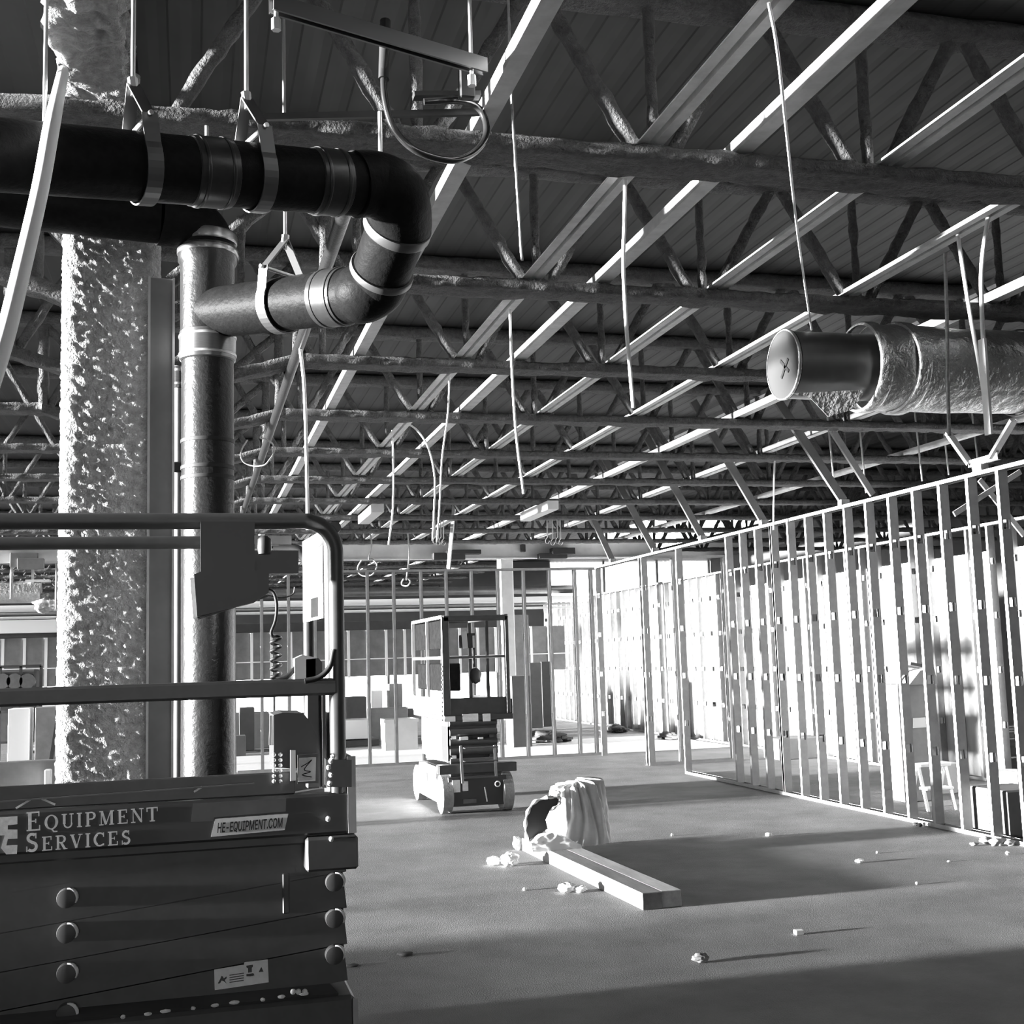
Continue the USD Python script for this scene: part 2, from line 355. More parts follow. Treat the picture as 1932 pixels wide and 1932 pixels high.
# bridging lines resting on the lower chords, running away from the camera
LANG = lambda w, h, t: union_all([sbox(-w / 2, 0, w / 2, t), sbox(-w / 2, 0, -w / 2 + t, h)])
ZC = ZB + .075
def bridging(px, y, name, label, kind, y0=1.5, y1=35.4, zoff=0, matl='bridging_steel'):
    x = P(px, y, z=ZC)[0]; y1 = 24.2 if x > 6.8 else y1; t = thing(name, label, 'bridging', (x, y0, ZC + zoff), 'bridging lines on the truss chords')
    if kind == 2:
        for s in (-1, 1):
            part(t, 'angle', profile_bar((x + s * .035, y0, ZC + zoff), (x + s * .035, y1, ZC + zoff), affinity.scale(LANG(.045, .045, .008), s, 1, origin=(0, 0))), matl)
    else:
        part(t, 'angle', profile_bar((x, y0, ZC + zoff), (x, y1, ZC + zoff), LANG(.075, .06, .01)), matl)
bridging(893, 275, 'bridging_line', 'thin pale bridging angle along the truss chords, just right of the cable loop', 1)
bridging(1216, 285, 'bridging_line', 'twin-angle bridging line with a dark slot, from top centre down to the far left', 2)
bridging(1400, 290, 'bridging_line', 'single broad bright bridging angle next to the twin-angle line', 1)
bridging(1700, 297, 'bridging_line', 'twin-angle bridging line crossing the tall white hanging wire at mid right', 2)
bridging(2030, 316, 'bridging_line', 'twin-angle bridging line just above the foil duct at right', 2)
bridging(2380, 340, 'bridging_line', 'single bridging angle passing behind the foil duct at far right', 1)
bridging(2780, 360, 'bridging_line', 'rightmost bridging angle, over the room behind the stud wall', 1)
bridging(3300, 390, 'bridging_line', 'bridging angle over the sunlit partition, far right', 1)
xd = P(566, 655, z=3.6)[0]
single('sprinkler_main', cyl((xd, 5.0, ZB - .05), (xd, 35, ZB - .05), .034, 14), 'cast_iron', 'dark pipe running away under the truss chords, left of the cable loop', 'pipe', smooth=40)

# far header beam, pale, with a dark bracket
bm = thing('header_beam', 'wide pale horizontal beam across the far end of the hall', 'beam', (0, 22.4, 3.5))
z0, z1 = P(860, 1053, Y=22.4)[2], P(860, 1028, Y=22.4)[2]
part(bm, 'beam_web', box(-5.8, 8.8, 22.4, 22.48, z0, z1), 'beam_light')
part(bm, 'bottom_flange', box(-5.8, 8.8, 22.34, 22.54, z0 - .02, z0), 'beam_light')
part(bm, 'top_flange', box(-5.8, 8.8, 22.34, 22.54, z1, z1 + .02), 'beam_light')
c = P(852, 1046, Y=22.2); part(bm, 'bracket', [bbox(c[0] - .35, c[0] + .25, 22.15, 22.33, c[2] - .1, c[2] + .03), bbox(c[0] - .1, c[0] + .55, 22.12, 22.33, c[2], c[2] + .08)], 'dark_steel')
c = P(1050, 1044, Y=22.2); part(bm, 'bracket', [bbox(c[0] - .35, c[0] + .2, 22.15, 22.33, c[2] - .1, c[2] + .0), bbox(c[0] - .1, c[0] + .35, 22.12, 22.33, c[2] - .02, c[2] + .1)], 'dark_steel')
c = P(988, 1034, Y=22.3); part(bm, 'hole_cover', bbox(c[0] - .04, c[0] + .04, 22.3, 22.39, c[2] - .07, c[2] + .07), 'dark_steel')

# ------------------------------------------------------------------ the near column, its stud and its pipes
CX, CY = -.34, 5.6
col = thing('steel_column', 'thick column coated in lumpy sprayed fireproofing, left of the black pipe stack', 'column', (CX, CY, 0))
prof = sbox(-.14, -.13, .14, .13).buffer(.06, 8)
cm = sweep_fuzz((CX, CY, 0), (CX, CY, 4.05), prof, .011, .011, .012, 52, 11, 3)
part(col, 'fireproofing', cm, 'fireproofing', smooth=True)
part(col, 'base_plate', bbox(CX - .28, CX + .28, CY - .26, CY + .26, 0, .025), 'dark_steel')
USEC = union_all([sbox(-.052, 0, .052, .004), sbox(-.052, 0, -.048, .04), sbox(.048, 0, .052, .04)])
a, b = P(305, 525, Y=5.3), P(305, 1200, Y=5.3); b[2] = 0; b[0] = a[0]
st = thing('stud_track', 'flat grey steel stud, its lit edges painted pale, standing between column and pipe stack', 'stud', (a[0], a[1], 0))
part(st, 'track', profile_bar((a[0], a[1], 0), (a[0], a[1], a[2]), USEC, up=(0, 1, 0)), 'kicker_steel')
for s_ in (-1, 1): part(st, 'edge', box(a[0] + s_ * .05 - .005, a[0] + s_ * .05 + .005, a[1] - .012, a[1], 0, a[2]), 'galvanised')  # pale strips paint the lit edges of the stud

def ring(c, axis, r, w, sides=40, t=.004):
    """A band around a pipe: a short tube with rounded rims."""
    axis = np.asarray(axis, float) / np.linalg.norm(axis); c = np.asarray(c, float)
    s = np.array([-.5, -.46, -.3, .3, .46, .5]); rr = np.array([r - .002, r + t * .7, r + t, r + t, r + t * .7, r - .002])
    return tube([c + axis * w * k for k in s], rr, sides, caps=False)
def coupling(parent, c, axis, r, w=.075, matl='coupling_steel', band='rod_steel'):
    p_ = part(parent, 'coupling', ring(c, axis, r, w, t=.006), matl, smooth=35)
    for k in (-.3, .3): part(p_, 'clamp_band', ring(np.asarray(c) + np.asarray(axis) / np.linalg.norm(axis) * w * k, axis, r + .006, .012, t=.003), band, smooth=35)
    return p_
R8 = .108
SX, SY = P(392, 900, Y=5.25)[0], 5.25
stack = thing('drain_pipe', 'black cast-iron drain piping with an upright stack right of the column and two overhead runs', 'pipe', (SX, SY, 0))
zt = P(397, 470, Y=SY)[2]; zw = P(392, 592, Y=SY)[2]; zc1 = P(392, 655, Y=SY)[2]
part(stack, 'pipe', cyl((SX, SY, 0), (SX, SY, zc1), R8, 48), 'cast_iron', smooth=40)
part(stack, 'wye_fitting', tube([(SX, SY, zc1), (SX, SY, zc1 + .04), (SX, SY, zw - .1), (SX, SY, zw + .1), (SX, SY, zt - .08), (SX, SY, zt - .06), (SX, SY, zt)], [R8 - .004, R8 + .006, R8 + .006, R8 + .006, R8 + .006, R8 + .016, R8 + .016], 48), 'cast_iron', smooth=40)
coupling(stack, (SX, SY, zc1), (0, 0, 1), R8 + .004, .13)
for py in (834, 884, 903): part(stack, 'band', ring((SX, SY, P(392, py, Y=SY)[2]), (0, 0, 1), R8, .018, t=.004), 'rubber_black', smooth=35)
# upper run (2): from the left, behind the upper pipe, elbow down into the stack
p2a, p2b = P(-150, 366, Y=4.98), P(318, 396, Y=5.1); zz = p2b[2]
r2 = stack
part(r2, 'pipe', cyl((p2a[0], SY - .16, zz + .01), (SX - .2, SY - .05, zz), R8, 40), 'cast_iron_shaded', smooth=40)
el_ = curve([(SX - .2, SY - .05, zz), (SX - .08, SY - .02, zz - .008), (SX - .02, SY - .005, zz - .05), (SX, SY, zz - .13), (SX, SY, zt)], 6)
part(r2, 'elbow', tube(el_, R8 + .008, 40), 'cast_iron_shaded', smooth=40)
part(r2, 'hub', ring((SX, SY, zt + .04), (0, 0, 1), R8 + .006, .05, t=.012), 'coupling_steel', smooth=35)
part(r2, 'hub', ring((SX, SY, zt - .02), (0, 0, 1), R8 + .012, .03, t=.008), 'coupling_steel', smooth=35)
# upper pipe (1): nearer the camera
q0, q1 = P(-200, 276, Y=3.62), P(668, 348, Y=4.12)
r1 = stack
ax = (q1 - q0) / np.linalg.norm(q1 - q0)
part(r1, 'pipe', cyl(q0, q1, R8, 48), 'cast_iron_shaded', smooth=40)
e1 = P(750, 428, Y=4.3); e0 = P(735, 366, Y=4.17)
part(r1, 'elbow', tube(curve([q1, q1 + (e0 - q1) * .6 + np.array([0, 0, .02]), e0 + np.array([.02, 0, -.005]), e1 + (e1 - e0) * -.15 + np.array([.015, 0, 0]), e1], 7), R8 + .008, 40), 'cast_iron_shaded', smooth=40)
e2 = P(720, 512, Y=4.48); d12 = (e2 - e1) / np.linalg.norm(e2 - e1)
part(r1, 'hub', ring(e1, d12, R8 + .012, .04, t=.008), 'strap_steel', smooth=35)
part(r1, 'drop_piece', cyl(e1, e2, R8 + .004, 40), 'cast_iron_shaded', smooth=40)
part(r1, 'hub', ring(e2, d12, R8 + .006, .03, t=.01), 'strap_steel', smooth=35)
bend, wj = P(676, 556, Y=4.6), np.array([SX, SY, zw])
part(r1, 'elbow', tube(curve([e2, e2 + d12 * .07, bend + (e2 - bend) * .3 - np.array([0, .0, .02]), bend], 7), R8 + .006, 40), 'cast_iron_shaded', smooth=40)
part(r1, 'branch_pipe', cyl(bend, wj, R8, 40), 'cast_iron_shaded', smooth=40)
dbr = (wj - bend) / np.linalg.norm(wj - bend)
coupling(r1, bend + dbr * .12, dbr, R8, .13, 'coupling_dark', 'coupling_dark')
for px in (391, 652):
    c = q0 + ax * ((P(px, 320, Y=3.95) - q0) @ ax); coupling(r1, c, ax, R8, .12 if px > 500 else .14, 'coupling_dark', 'coupling_dark')
def clevis(name, label, c, axis, r, top, wid=.05):
    """Clevis pipe hanger: strap around the pipe, yoke, rod up to the structure."""
    h = thing(name, label, 'pipe hanger', c); c = np.asarray(c, float); axis = np.asarray(axis, float) / np.linalg.norm(axis)
    side = np.cross(axis, [0, 0, 1.]); side /= np.linalg.norm(side); up = np.cross(side, axis)
    ang = np.radians(np.linspace(-200, 20, 23)); pts = [c + (r + .006) * (side * math.cos(a_) + up * math.sin(a_)) for a_ in ang]
    pts = [pts[0] + up * .09 - pts[0] * 0] + pts + [pts[-1] + up * .09]
    v, f = [], []
    for p_ in pts:
        o = p_ - c; o = o - axis * (o @ axis); o /= np.linalg.norm(o)
        for s, k in ((-1, 0), (1, 0), (1, 1), (-1, 1)): v.append(p_ + axis * s * wid / 2 + o * k * .006)
    for i in range(len(pts) - 1):
        for j in range(4):
            k = (j + 1) % 4; f += [[i * 4 + j, i * 4 + k, i * 4 + 4 + k], [i * 4 + j, i * 4 + 4 + k, i * 4 + 4 + j]]
    part(h, 'strap', trimesh.Trimesh(np.array(v), f, process=False), 'strap_steel')
    t0 = pts[0], pts[-1]
    part(h, 'bolt', cyl(t0[0] - side * .02, t0[1] + side * .02, .008, 10), 'rod_steel', smooth=40)
    yk = c + up * (r + .16)
    part(h, 'yoke', [bar(t0[0] + axis * .0, yk, wid * .8, .006, side), bar(t0[1], yk, wid * .8, .006, side)], 'strap_steel')
    part(h, 'nut', cyl(yk - up * .012, yk + up * .02, .016, 6), 'rod_steel')
    part(h, 'rod', cyl(yk - np.array([0, 0, .04]), (yk[0], yk[1], top), .0075, 10), 'rod_steel', smooth=40)
    return h
for px, lab in ((262, 'steel strap hanger on the upper black pipe, in front of the column'), (508, 'steel strap hanger on the upper black pipe, right of the pipe stack')):
    c = q0 + ax * ((P(px, 320, Y=3.9) - q0) @ ax); clevis('pipe_hanger', lab, c, ax, R8, ZD + .03)
c = bend + dbr * .42; clevis('pipe_hanger', 'bright steel clevis hanger around the slanting black branch pipe', c, dbr, R8, ZD + .03)
c = P(718, 290, Y=4.25); single('hanger_rod', cyl((c[0], c[1], c[2] - .03), (c[0], c[1], c[2] + .16), .008, 10), 'rod_steel', 'short bright rod standing up behind the elbow of the upper pipe', 'rod', smooth=40)
c = P(390, 252, Y=4.6); single('hanger_rod', cyl((c[0], c[1], c[2] - .25), (c[0], c[1], c[2] + .03), .008, 10), 'rod_steel', 'short bright rod end just above the coupling of the upper pipe', 'rod', smooth=40)
c = P(84, 225, Y=4.3); single('hanger_rod', cyl((c[0], c[1], c[2] - .1), (c[0], c[1], ZD), .0075, 10), 'rod_steel', 'thin bright rod at top left, left of the sprayed girder', 'rod', smooth=40)
# thin riser beside the stack
vx, vy = P(336, 900, Y=5.42)[0], 5.42
rv = thing('riser_pipe', 'thin pipe with a dark clamp, tight between stud and black stack', 'pipe', (vx, vy, 0))
zr = P(336, 692, Y=vy)[2]
part(rv, 'pipe', cyl((vx, vy, 0), (vx, vy, zr), .026, 20), 'galvanised', smooth=40)
coupling(rv, (vx, vy, zr - .05), (0, 0, 1), .027, .1)
zk = P(336, 883, Y=vy)[2]; part(rv, 'clamp', bbox(vx - .05, vx + .04, vy - .04, vy + .03, zk - .022, zk + .022), 'rubber_black')

# strut trapeze at top, with rods
s0, s1 = P(512, 22, z=3.72), P(915, 140, z=3.72)
STR = union_all([sbox(-.02, .0, -.016, .055), sbox(.016, .0, .02, .055), sbox(-.02, .051, .02, .055), sbox(-.02, 0, -.011, .004), sbox(.011, 0, .02, .004)])
sc = thing('strut_channel', 'dark slotted strut channel hung on rods near the top of the picture', 'strut', s0)
part(sc, 'channel', profile_bar(s0, s1, STR), 'strap_steel')
for f_ in (.02, .93):
    p_ = s0 + (s1 - s0) * f_; part(sc, 'rod', cyl((p_[0], p_[1], p_[2] - .03), (p_[0], p_[1], ZD + .03), .0075, 10), 'rod_steel', smooth=40); part(sc, 'nut', cyl((p_[0], p_[1], 3.66), (p_[0], p_[1], 3.7), .016, 6), 'rod_steel')
single('strut_channel', bar(P(470, 222, Y=4.5), P(905, 212, Y=4.5), .02, .025), 'dark_steel', 'thin dark rail crossing level behind the cable loop', 'strut')

# ------------------------------------------------------------------ hanging cables and wires
def wire(pts, wpx, label, material='cable_white', name='hanging_cable', sides=8, group=None, fz=0):
    """pts: (px, py, Y) samples; wpx: width in picture pixels at the first sample's depth (sets the true thickness)."""
    w = [P(a, b, Y=c) for a, b, c in pts]; r = wpx * pts[0][2] / FPX / 2
    m = tube(curve(w, 8), r, sides)
    if fz: m.vertices = m.vertices + (meshkit.noise(np.array(m.vertices) * 90, 3)[:, None] - .5) * r * .8
    return single(name, m, material, label, 'cable', group, smooth=50)
BX = lambda px, py: P(px, py, z=ZC)[0]
def hang(pts, X, wpx, label, material='cable_white', name='hanging_cable', fz=0):
    """A cable dropping straight down from a line of known side position X."""
    y = P(*pts[0], X=X)[1]; return wire([(a, b, y) for a, b in pts], wpx, label, material, name, fz=fz)
wire([(119, 134, 4.98), (104, 205, 3.75), (96, 245, 3.42), (75, 360, 3.32), (38, 520, 3.1), (8, 640, 2.95), (-30, 760, 2.85)], 21, 'thick pale rope slanting down from the girder past the left edge', 'cable_white', 'hanging_rope', 10)
wire([(a_, b_, P(a_, b_, z=z_)[1]) for a_, b_, z_ in ((1450, 4, 3.72), (1466, 90, 3.64), (1482, 230, 3.56), (1505, 440, 3.55), (1531, 622, 3.63))], 8, 'long white wire slanting from the twin-angle line to the end of the foil duct')
wire([(948, -262, 4.5), (958, -25, 4.5), (962, 100, 4.5), (966, 200, 4.5), (974, 330, 4.5), (985, 492, 4.5)], 6, 'thin fuzzy wire hanging at top centre, just right of the cable loop', 'cable_grey', fz=1)
hang([(1180, 318), (1178, 420), (1176, 500), (1182, 620), (1189, 700), (1195, 770)], BX(1216, 285) + .03, 9, 'bright white cable at upper centre with a thick cut end just above the kickers')
hang([(962, 581), (966, 700), (974, 820), (988, 932)], BX(1216, 285) + .03, 6, 'white cable hanging at the centre, ending above the scissor lift')
hang([(566, 652), (567, 664), (574, 730), (578, 850), (581, 1000)], xd, 7, 'white cable hanging right of the pipe stack, passing behind the lift rail')
hang([(740, 812), (742, 880), (741, 960), (733, 1028)], BX(1216, 285), 4, 'thin white cable hanging left of the pair of crossing cables')
hang([(848, 703), (845, 780), (834, 865), (829, 960), (824, 1022)], BX(1216, 285) + .03, 4, 'thin white cable of a crossing pair, the straighter one')
hang([(757, 794), (785, 810), (808, 845), (820, 900), (819, 960), (816, 1020)], BX(1216, 285), 4, 'thin white cable of a crossing pair, the one that arcs over from the left')
hang([(1468, 830), (1466, 842), (1461, 880), (1459, 1000)], P(1468, 830, Y=TY[4] - .02)[0], 4, 'thin white cable dropping beside the stud wall behind the nearest kicker')
st_ = thing('hanging_strap', 'two white straps joined in a V in front of the foil duct', 'strap', P(1864, 398, X=BX(2030, 316)))
for sp, w_ in (([(1806, 437), (1828, 580), (1848, 690), (1860, 770), (1866, 818)], 9), ([(1866, 398), (1852, 500), (1853, 600), (1859, 700), (1868, 818)], 10)):
    w3 = [P(*q, X=BX(2030, 316) - .01 * k / 4) for k, q in enumerate(sp)]; part(st_, 'strap', tube(curve(w3, 8), w_ * w3[0][1] / FPX / 2, 8), 'cable_white', smooth=50)
part(st_, 'joined_end', bar(P(1853, 640, X=BX(2030, 316) - .02), P(1866, 820, X=BX(2030, 316) - .02), .014, .05, (0, 1, 0)), 'cable_white')
hang([(1783, 478), (1787, 620), (1788, 720), (1791, 822)], P(1783, 478, z=ZC)[0], 8, 'rough grey wire hanging straight in front of the foil duct', 'cable_grey', fz=1)
for i, (a, b, c, d_, lab) in enumerate([(1564, 770, 1573, 905, 'leftmost'), (1616, 770, 1634, 930, 'second'), (1724, 770, 1740, 908, 'third'), (1777, 770, 1790, 896, 'fourth'), (1838, 800, 1846, 880, 'rightmost')]):
    u, v = P(a, b, Y=11.5), P(c, d_, Y=11.5)
    single('hanger_rod', cyl((v[0], v[1], v[2]), (v[0] - .05, v[1], ZD), .01, 8), 'rod_steel', f'thin bright hanger rod below the foil duct, {lab} of the five', 'rod', 'hanger rods below the duct', smooth=40)
def loop(px, py, r_px, Y, label, wpx=3.):
    c = P(px, py, Y=Y); r = r_px * Y / FPX; aa = np.linspace(math.pi * .45, -math.pi * 1.25, 22); rg_ = random.Random(px)
    pts = [c + np.array([r * (1 + .12 * math.sin(a_ * 2)) * math.cos(a_), .03 * math.sin(2 * a_), r * (.9 + .1 * rg_.random()) * math.sin(a_)]) for a_ in aa]
    top = [np.array([pts[0][0] + .03, Y, ZB + .02]), np.array([pts[0][0] + .05, Y, (ZB + pts[0][2]) / 2])]
    single('cable_loop', tube(curve(top + pts, 3), wpx * Y / FPX / 2, 8), 'cable_grey', label, 'cable', smooth=50)
loop(486, 852, 30, TY[3], 'thin pale cable loop hanging right of the pipe stack')
loop(693, 1070, 18, TY[8], 'small pale cable loop above the far stud wall, near the lift post')
loop(766, 1098, 8, TY[8], 'small narrow pale cable loop above the far stud wall')
# the black looped hose near the top
Yh = 4.35
pts = [P(a, b, Y=Yh + c) for a, b, c in [(727, 60, .05), (727, 95, 0), (724, 140, 0), (727, 190, 0), (742, 240, 0), (775, 278, 0), (818, 297, .02), (862, 302, .04), (898, 285, .08), (917, 255, .1), (914, 222, .12), (898, 200, .12), (872, 191, .1), (845, 190, .08), (800, 192, .08)]]
h = thing('hose_loop', 'glossy black hose hanging in a big open loop near the top', 'hose', P(727, 60, Y=Yh))
part(h, 'hose', tube(curve(pts, 8), .0135, 14), 'cable_black', smooth=60)
part(h, 'sleeve', cyl(P(727, 40, Y=Yh + .05), P(724, 150, Y=Yh), .021, 14), 'rubber_black', smooth=40)
part(h, 'clamp', bar(P(780, 181, Y=Yh + .1), P(905, 180, Y=Yh + .1), .05, .018), 'dark_steel')
c = P(880, 150, Y=Yh); part(h, 'bracket', bbox(c[0] - .03, c[0] + .03, c[1] - .02, c[1] + .02, c[2] - .08, c[2] + .04), 'dark_steel')

# ------------------------------------------------------------------ foil-wrapped air duct at right
YD = 6.8
a, b = P(1640, 694, Y=YD), P(1480, 690, Y=YD); ZDU = a[2]; RD = .255
dx0 = b[0]
du = thing('air_duct', 'round air duct in wrinkled foil wrap at right, bare capped collar at its left end', 'duct', (dx0, YD, ZDU))
def duct_body(x0, x1, r, nx, seed, amp):
    xs = np.linspace(x0, x1, nx); th = np.arange(64) * 2 * np.pi / 64; v = []
    for x in xs:
        p_ = np.stack([np.full(64, x), np.cos(th) * r, np.sin(th) * r], 1)
        h = meshkit.fbm(p_ * np.array([3, 5, 5]) + seed, 3, seed) - .5 + .4 * (meshkit.noise(p_ * np.array([11, 7, 7]) + seed, seed) - .5)
        k = 1 + amp * h
        v.append(np.stack([p_[:, 0], YD + p_[:, 1] * k, ZDU + p_[:, 2] * k], 1))
    n = len(xs); v = np.vstack(v); f = []
    for i in range(n - 1):
        for j in range(64):
            k = (j + 1) % 64; f += [[i * 64 + j, (i + 1) * 64 + k, i * 64 + k], [i * 64 + j, (i + 1) * 64 + j, (i + 1) * 64 + k]]
    return trimesh.Trimesh(v, f, process=False)
xw = P(1630, 690, Y=YD)[0]
part(du, 'collar', cyl((dx0, YD, ZDU), (xw + .1, YD, ZDU), RD * .83, 48), 'duct_metal', smooth=40)
cap_ = part(du, 'end_cap', tube([(dx0 - .012, YD, ZDU), (dx0 - .01, YD, ZDU), (dx0 + .012, YD, ZDU)], [RD * .8, RD * .86, RD * .86], 48), 'lift_dark', smooth=35)
part(du, 'cap_rim', ring((dx0 - .004, YD, ZDU), (1, 0, 0), RD * .84, .02, 40, .008), 'foil', smooth=40)
xs_ = part(cap_, 'tape', [bar((dx0 - .016, YD - .08, ZDU + .02), (dx0 - .016, YD + .02, ZDU - .08), .004, .02), bar((dx0 - .016, YD - .08, ZDU - .06), (dx0 - .016, YD + .02, ZDU + .03), .004, .02)], 'rubber_black')
part(du, 'foil_wrap', duct_body(xw - .02, 8.6, RD * 1.07, 120, 3, .09), 'foil', smooth=60)
part(du, 'wrap_edge', ring((xw + .0, YD, ZDU), (1, 0, 0), RD * 1.06, .09, 48, .02), 'foil', smooth=50)
xe = P(1690, 690, Y=YD)[0]; part(du, 'joint_band', ring((xe, YD, ZDU), (1, .12, 0), RD * 1.09, .1, 48, .02), 'foil', smooth=50)
fl = [P(1485, 745, Y=YD - .1), P(1525, 752, Y=YD - .12), P(1560, 790, Y=YD - .1), P(1610, 772, Y=YD - .16), P(1632, 740, Y=YD - .2), P(1630, 730, Y=YD - .2)]
part(du, 'loose_foil', plate([(p_[0], YD - .14, p_[2]) for p_ in fl], .006, (0, -1, -.35)), 'foil')
for x in (xe + .9, 6.6): part(du, 'strap', [ring((x, YD, ZDU), (1, 0, 0), RD * 1.1, .03, 40, .006)], 'strap_steel', smooth=40)

# ------------------------------------------------------------------ metal stud walls
def punched(w, H, t=.0035):
    s = sbox(-w / 2, 0, w / 2, H)
    for z in np.arange(.62, H - .2, .63): s = s.difference(sbox(-.024, z + .006, .024, z + .07).buffer(.006, 2))
    return trimesh.creation.extrude_polygon(s, t, engine='earcut')
def stud_mesh(x, y, H, along='y', w=.088, fl=.041, z0=.0, flip=1):
    """C stud: web across the wall with punch-outs, flanges along it (away from the camera for a wall running along y)."""
    m = punched(w, H); T = np.eye(4)
    T[:3, 0], T[:3, 1], T[:3, 2] = (1, 0, 0), (0, 0, 1), (0, -1, 0)    # web in the x-z plane
    m.apply_transform(T); t = .0035
    f = [m] + [box(s * w / 2 - (t if s > 0 else 0), s * w / 2 + (t if s < 0 else 0), 0, fl * flip if flip > 0 else 0, 0, H) for s in (-1, 1)]
    f += [box(s * (w / 2 - .006) - .006, s * (w / 2 - .006) + .006, fl - t, fl, 0, H) for s in (-1, 1)]
    m = cat_(f)
    if along == 'x': m.apply_transform(trimesh.transformations.rotation_matrix(-math.pi / 2, [0, 0, 1]))
    m.apply_translation([x, y, z0]); return m
def track(a, b, w=.092, h=.035, t=.004, down=False):
    s = union_all([sbox(-w / 2, 0, w / 2, t), sbox(-w / 2, 0, -w / 2 + t, h), sbox(w / 2 - t, 0, w / 2, h)])
    if down: s = affinity.scale(s, 1, -1, origin=(0, 0))
    return profile_bar(a, b, s)
WH = 3.03
XW = 6.40
sw = thing('stud_wall', 'long bare metal-stud wall running away along the right side', 'stud wall', (XW, 7, 0))
part(sw, 'top_track', track((XW, 7.3, WH), (XW, 18.9, WH), down=True), 'galvanised')
part(sw, 'bottom_track', track((XW, 7.3, 0), (XW, 15.45, 0)), 'galvanised')
ys = [P(1890, 878, X=XW)[1] + .4064 * k for k in range(-5, 14)]
ys += [P(1459, 985, X=XW)[1], 15.42]
for y in ys:
    if y < 15.5: part(sw, 'stud', stud_mesh(XW, y, WH - .01, z0=.005), 'galvanised')
for py in (16.75, 16.86, 18.85): part(sw, 'stud', stud_mesh(XW, py, WH - .01, z0=.005), 'galvanised')
# short return wall at the doorway
rw = thing('stud_wall', 'short metal-stud return wall beside the doorway, facing the camera', 'stud wall', (6.5, 16.8, 0))
part(rw, 'bottom_track', track((6.36, 16.9, 0), (7.75, 16.9, 0)), 'galvanised'); part(rw, 'top_track', track((6.45, 16.9, WH), (7.75, 16.9, WH), down=True), 'galvanised')
for x in (P(1275, 1250, Y=16.9)[0], 7.7): part(rw, 'stud', stud_mesh(x, 16.9, WH - .01, 'x', z0=.005), 'galvanised')
# far stud wall, facing the camera
YF = 19.1
xf = [P(px, 1250, Y=YF)[0] for px in (693, 743, 795, 843, 891, 941, 990, 1039, 1087)]
x0f = P(448, 1260, Y=YF)[0]
fw = thing('stud_wall', 'far metal-stud wall facing the camera behind the second lift', 'stud wall', (x0f, YF, 0))
part(fw, 'top_track', track((x0f, YF, WH), (XW + .05, YF, WH), down=True), 'galvanised'); part(fw, 'bottom_track', track((x0f, YF, 0), (XW + .05, YF, 0)), 'galvanised')
for x in [xf[0] - .4064 * k for k in range(5, 0, -1)] + xf + [P(1118, 1250, Y=YF)[0]]: part(fw, 'stud', stud_mesh(x, YF, WH - .01, 'x', z0=.005), 'galvanised')
# the partition beyond: studs towards us, white board on the far side
X2 = 9.05
pw = thing('partition_wall', 'sunlit partition of metal studs with white board behind, beyond the right stud wall', 'stud wall', (X2, 9, 0))
part(pw, 'top_track', track((X2, 8.2, 3.0), (X2, 31.2, 3.0), down=True), 'galvanised'); part(pw, 'bottom_track', track((X2, 8.2, 0), (X2, 31.2, 0)), 'galvanised')
for k in range(57): part(pw, 'stud', stud_mesh(X2, 8.3 + .4064 * k, 2.99, z0=.005), 'galvanised')
gp = sorted(P(px, 1200, X=X2)[1] for px in (1337, 1364, 1391, 1462, 1533, 1645, 1728, 1891)); ye, y = 31.2, 8.2
edges = []
for g_ in gp + [ye]:
    while g_ - .09 - y > 1.4: edges.append((y, y + 1.22)); y += 1.22
    edges.append((y, g_ - .09)); y = g_ + .09
for y, y_2 in edges:
    if y_2 - y > .05: part(pw, 'board', box(X2 + .047, X2 + .06, y + .003, y_2 - .003, .012, 2.68 if y < 19 else 2.99), 'drywall')
# kickers bracing the top of the right stud wall, and the runner on them
for i, (pb, pt, lab) in enumerate([((1590, 945), (1455, 740), 'nearest'), ((1440, 985), (1285, 720), 'second'), ((1325, 1015), (1200, 790), 'third'), ((1235, 1040), (1140, 865), 'fourth'), ((1155, 1058), (1065, 860), 'farthest')]):
    B = P(*pb, X=XW); T_ = P(*pt, Y=B[1])
    if T_[2] > ZD - .03: T_ = B + (T_ - B) * ((ZD - .03 - B[2]) / (T_[2] - B[2]))
    k_ = thing('brace_stud', f'dark kicker leaning from the right stud wall top to the roof, {lab} of five', 'brace', B, group='kickers along the right stud wall')
    pr = union_all([sbox(-.044, 0, .044, .0035), sbox(-.044, 0, -.0405, .04), sbox(.0405, 0, .044, .04)])
    part(k_, 'channel', profile_bar(B + np.array([0, -.03, 0]), T_ + np.array([0, -.03, 0]), pr, up=(0, 1, 0)), 'kicker_steel')
    part(k_, 'foot_clip', bbox(B[0] - .05, B[0] + .05, B[1] - .05, B[1] + .02, WH - .01, WH + .06), 'galvanised')
ra, rb = P(1455, 740, Y=12.0), P(985, 940, Y=21)
rn = thing('runner_channel', 'long pale channel running away across the kickers near the roof', 'channel', ra)
rb = np.array([ra[0], 21.5, ra[2]]); ra2 = np.array([ra[0], 8.0, ra[2]])
part(rn, 'channel', profile_bar(ra2 - np.array([.05, 0, .02]), rb - np.array([.05, 0, .02]), LANG(.07, .05, .005)), 'galvanised')
PR3 = union_all([sbox(-.03, 0, .03, .004), sbox(-.03, 0, -.026, .03), sbox(.026, 0, .03, .03)])
A_, B_ = P(1648, 933, X=XW - .05), None; B_ = P(1572, 812, Y=TY[3])
lb = thing('brace_stud', 'bright punched stud leaning down to the wall top, right of the nearest kicker', 'brace', A_)
